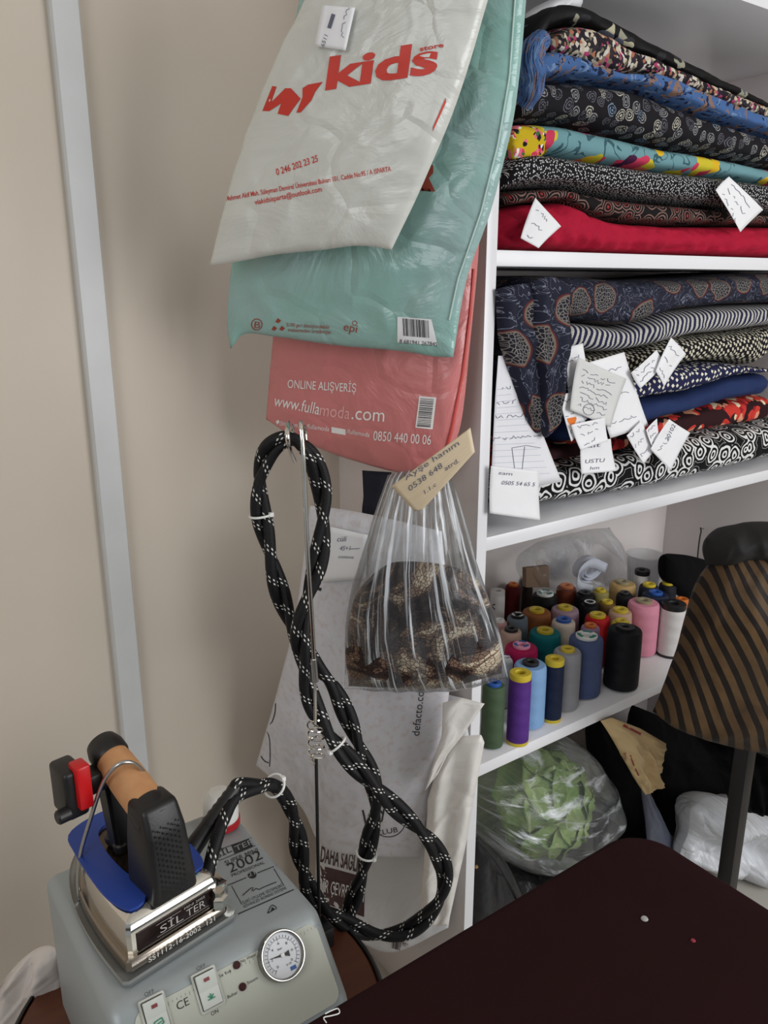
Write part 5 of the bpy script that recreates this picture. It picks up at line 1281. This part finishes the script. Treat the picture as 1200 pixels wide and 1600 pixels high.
cg = thing('cabbage', 'pale green cabbage with loose outer leaves in a clear bag', 'cabbage', tuple(cc-np.array([0, 0, CR])))
rnd = random.Random(5)
V = []; Fs = []; nn = 24
for i in range(nn+1):
    for j in range(nn*2):
        th = math.pi*i/nn; ph = math.pi*j/nn; d = np.array([math.sin(th)*math.cos(ph), math.sin(th)*math.sin(ph), math.cos(th)])
        V.append(cc+d*CR*.80*(1+.04*nz(d, 3)))
for i in range(nn):
    for j in range(nn*2):
        a, b2 = i*nn*2+j, i*nn*2+(j+1) % (nn*2); Fs.append((a, b2, b2+nn*2, a+nn*2))
mesh('head', V, Fs, LM, cg, [(.3*math.sin(i*.3), i*.01) for i in range(len(V))])
dirs = [(-.3, -1, .5), (.35, -1, .45), (0, -.7, 1), (.8, -.7, .0), (-.8, -.8, .1), (.1, -1, -.2), (-.4, -.9, -.5), (.6, -.9, -.5), (.9, -.2, .5), (-.6, -.2, .8), (.3, 0, 1.1)]
for li, dv in enumerate(dirs):
    dv = np.array(dv, float); dv /= np.linalg.norm(dv); up = np.array([rnd.uniform(-.6, .6), .1, 1]); up -= dv*(up@dv); up /= np.linalg.norm(up); sd_ = np.cross(dv, up)
    V = []; uv = []; Fs = []; nr, na = 14, 40; sz_ = rnd.uniform(.75, 1.0)
    for i in range(nr+1):
        for j in range(na):
            rr_ = i/nr; an = 2*math.pi*j/na; s_ = rr_*math.cos(an)*sz_; t_ = rr_*math.sin(an)*sz_*1.15
            p_ = dv+sd_*s_+up*t_; p_ /= np.linalg.norm(p_)
            rad = CR*(.86+.02*(li % 4)+.10*rr_**4*(1+.8*math.sin(an*9+li)*.5)+.02*nz(p_, 6, li)) 
            V.append(cc+p_*rad); uv.append((s_, t_))
    for i in range(nr):
        for j in range(na):
            a, b2 = i*na+j, i*na+(j+1) % na; Fs.append((a, b2, b2+na, a+na))
    o = mesh('leaf', V, Fs, LM, cg, uv); sm = o.modifiers.new('s', 'SOLIDIFY'); sm.thickness = .0012
CL3 = clear('cabbage_bag_film', (10, 70), .04, .8, lo=.53, hi=.68)
cbg = puff('plastic_bag', [(745, 1212), (790, 1190), (840, 1158), (880, 1150), (918, 1172)], [(918, 1172), (945, 1215), (957, 1258), (940, 1320)], [(748, 1310), (790, 1345), (850, 1362), (900, 1352), (940, 1320)], [(745, 1212), (742, 1260), (748, 1310)], yplane(.10), .105, .11, CL3, None, 60, 50, .008, 13, 91, pw=2.2, foldu=22, inshelf=True)
tag(cbg, 'clear crinkled plastic bag around the cabbage in the lowest bay', 'plastic bag')
# dark jacket, yellow paper bag, more dark clothes, white bags
jk = thing('black_jacket', 'black jacket with a shiny leather lapel heaped beside the cabbage', 'jacket', tuple(onY(1000, 1600, .06)))
puff('jacket_body', [(915, 1132), (940, 1122), (985, 1180)], [(985, 1180), (1010, 1240), (1060, 1330), (1100, 1420)], [(928, 1650), (1000, 1650), (1100, 1620)], [(915, 1132), (935, 1300), (928, 1650)], yplane(.17), .06, .05, BK, jk, 40, 60, .012, 9, 93, inshelf=True)
puff('leather_lapel', [(1001, 1228), (1012, 1232)], [(1012, 1232), (1040, 1290), (1068, 1338), (1080, 1400)], [(1012, 1400), (1045, 1410), (1080, 1400)], [(1001, 1228), (1010, 1300), (1012, 1400)], yplane(.02), .012, .008, mat('grey_leather', (84, 88, 104), .35, bump=(20, .4, .005)), jk, 24, 40, .005, 14, 95, foldv=6)
YM = mat('yellow_paper', (196, 168, 122), .6, bump=(20, .7, .008))
yb = puff('paper_bag', [(938, 1126), (955, 1121), (1000, 1138), (1041, 1162)], [(1041, 1162), (1030, 1196), (1026, 1202), (1034, 1228)], [(1008, 1242), (1018, 1238), (1034, 1228)], [(938, 1126), (960, 1160), (985, 1205), (1008, 1242)], yplane(-.01), .012, .012, YM, None, 50, 50, .011, 18, 97, smooth_edges=False, foldv=9)
tag(yb, 'creased yellowish paper bag with red print tucked among the black clothes', 'paper bag'); t = bvh(yb)
printed('bar_print', [pline([(974, 1133), (1005, 1149)], 4), pline(catmull([(985, 1180), (990, 1195), (998, 1212)], 5), 2), ptext('MODA', 977, 1196, 979, 1176, 5)], t, mat('dark_red_ink', (140, 24, 24), .5), yb)
ck = puff('black_clothes', [(985, 1100), (1060, 1130), (1150, 1160)], [(1150, 1160), (1142, 1240), (1096, 1262), (1080, 1330)], [(1010, 1380), (1060, 1345), (1080, 1330)], [(985, 1100), (1000, 1250), (1010, 1380)], yplane(.17), .07, .08, BK, None, 44, 50, .016, 12, 99, inshelf=True)
tag(ck, 'heap of black clothes behind the yellowish paper bag', 'clothes')
gf = puff('leather_sleeve', [(1050, 1310), (1070, 1275), (1085, 1268)], [(1085, 1268), (1086, 1310), (1075, 1338)], [(1056, 1342), (1066, 1343), (1075, 1338)], [(1050, 1310), (1052, 1330), (1056, 1342)], yplane(.03), .014, .01, mat('charcoal_leather', (58, 60, 68), .35, bump=(25, .5)), None, 20, 20, .004, 20, 101)
tag(gf, 'charcoal leather cuff poking out beneath the black clothes', 'clothing')
WM = plastic('white_crumpled_polythene', (214, 216, 220), .25, crease=(14, .9))
w1 = puff('plastic_bag', [(1080, 1262), (1110, 1245), (1150, 1250), (1240, 1260)], [(1240, 1260), (1245, 1340)], [(1060, 1345), (1100, 1352), (1165, 1366), (1245, 1340)], [(1080, 1262), (1075, 1300), (1060, 1345)], yplane(-.03), .07, .08, WM, None, 90, 70, .026, 15, 103, foldu=9, foldv=14, inshelf=True)
tag(w1, 'crumpled white plastic bag on the floor behind the black stand leg', 'plastic bag')
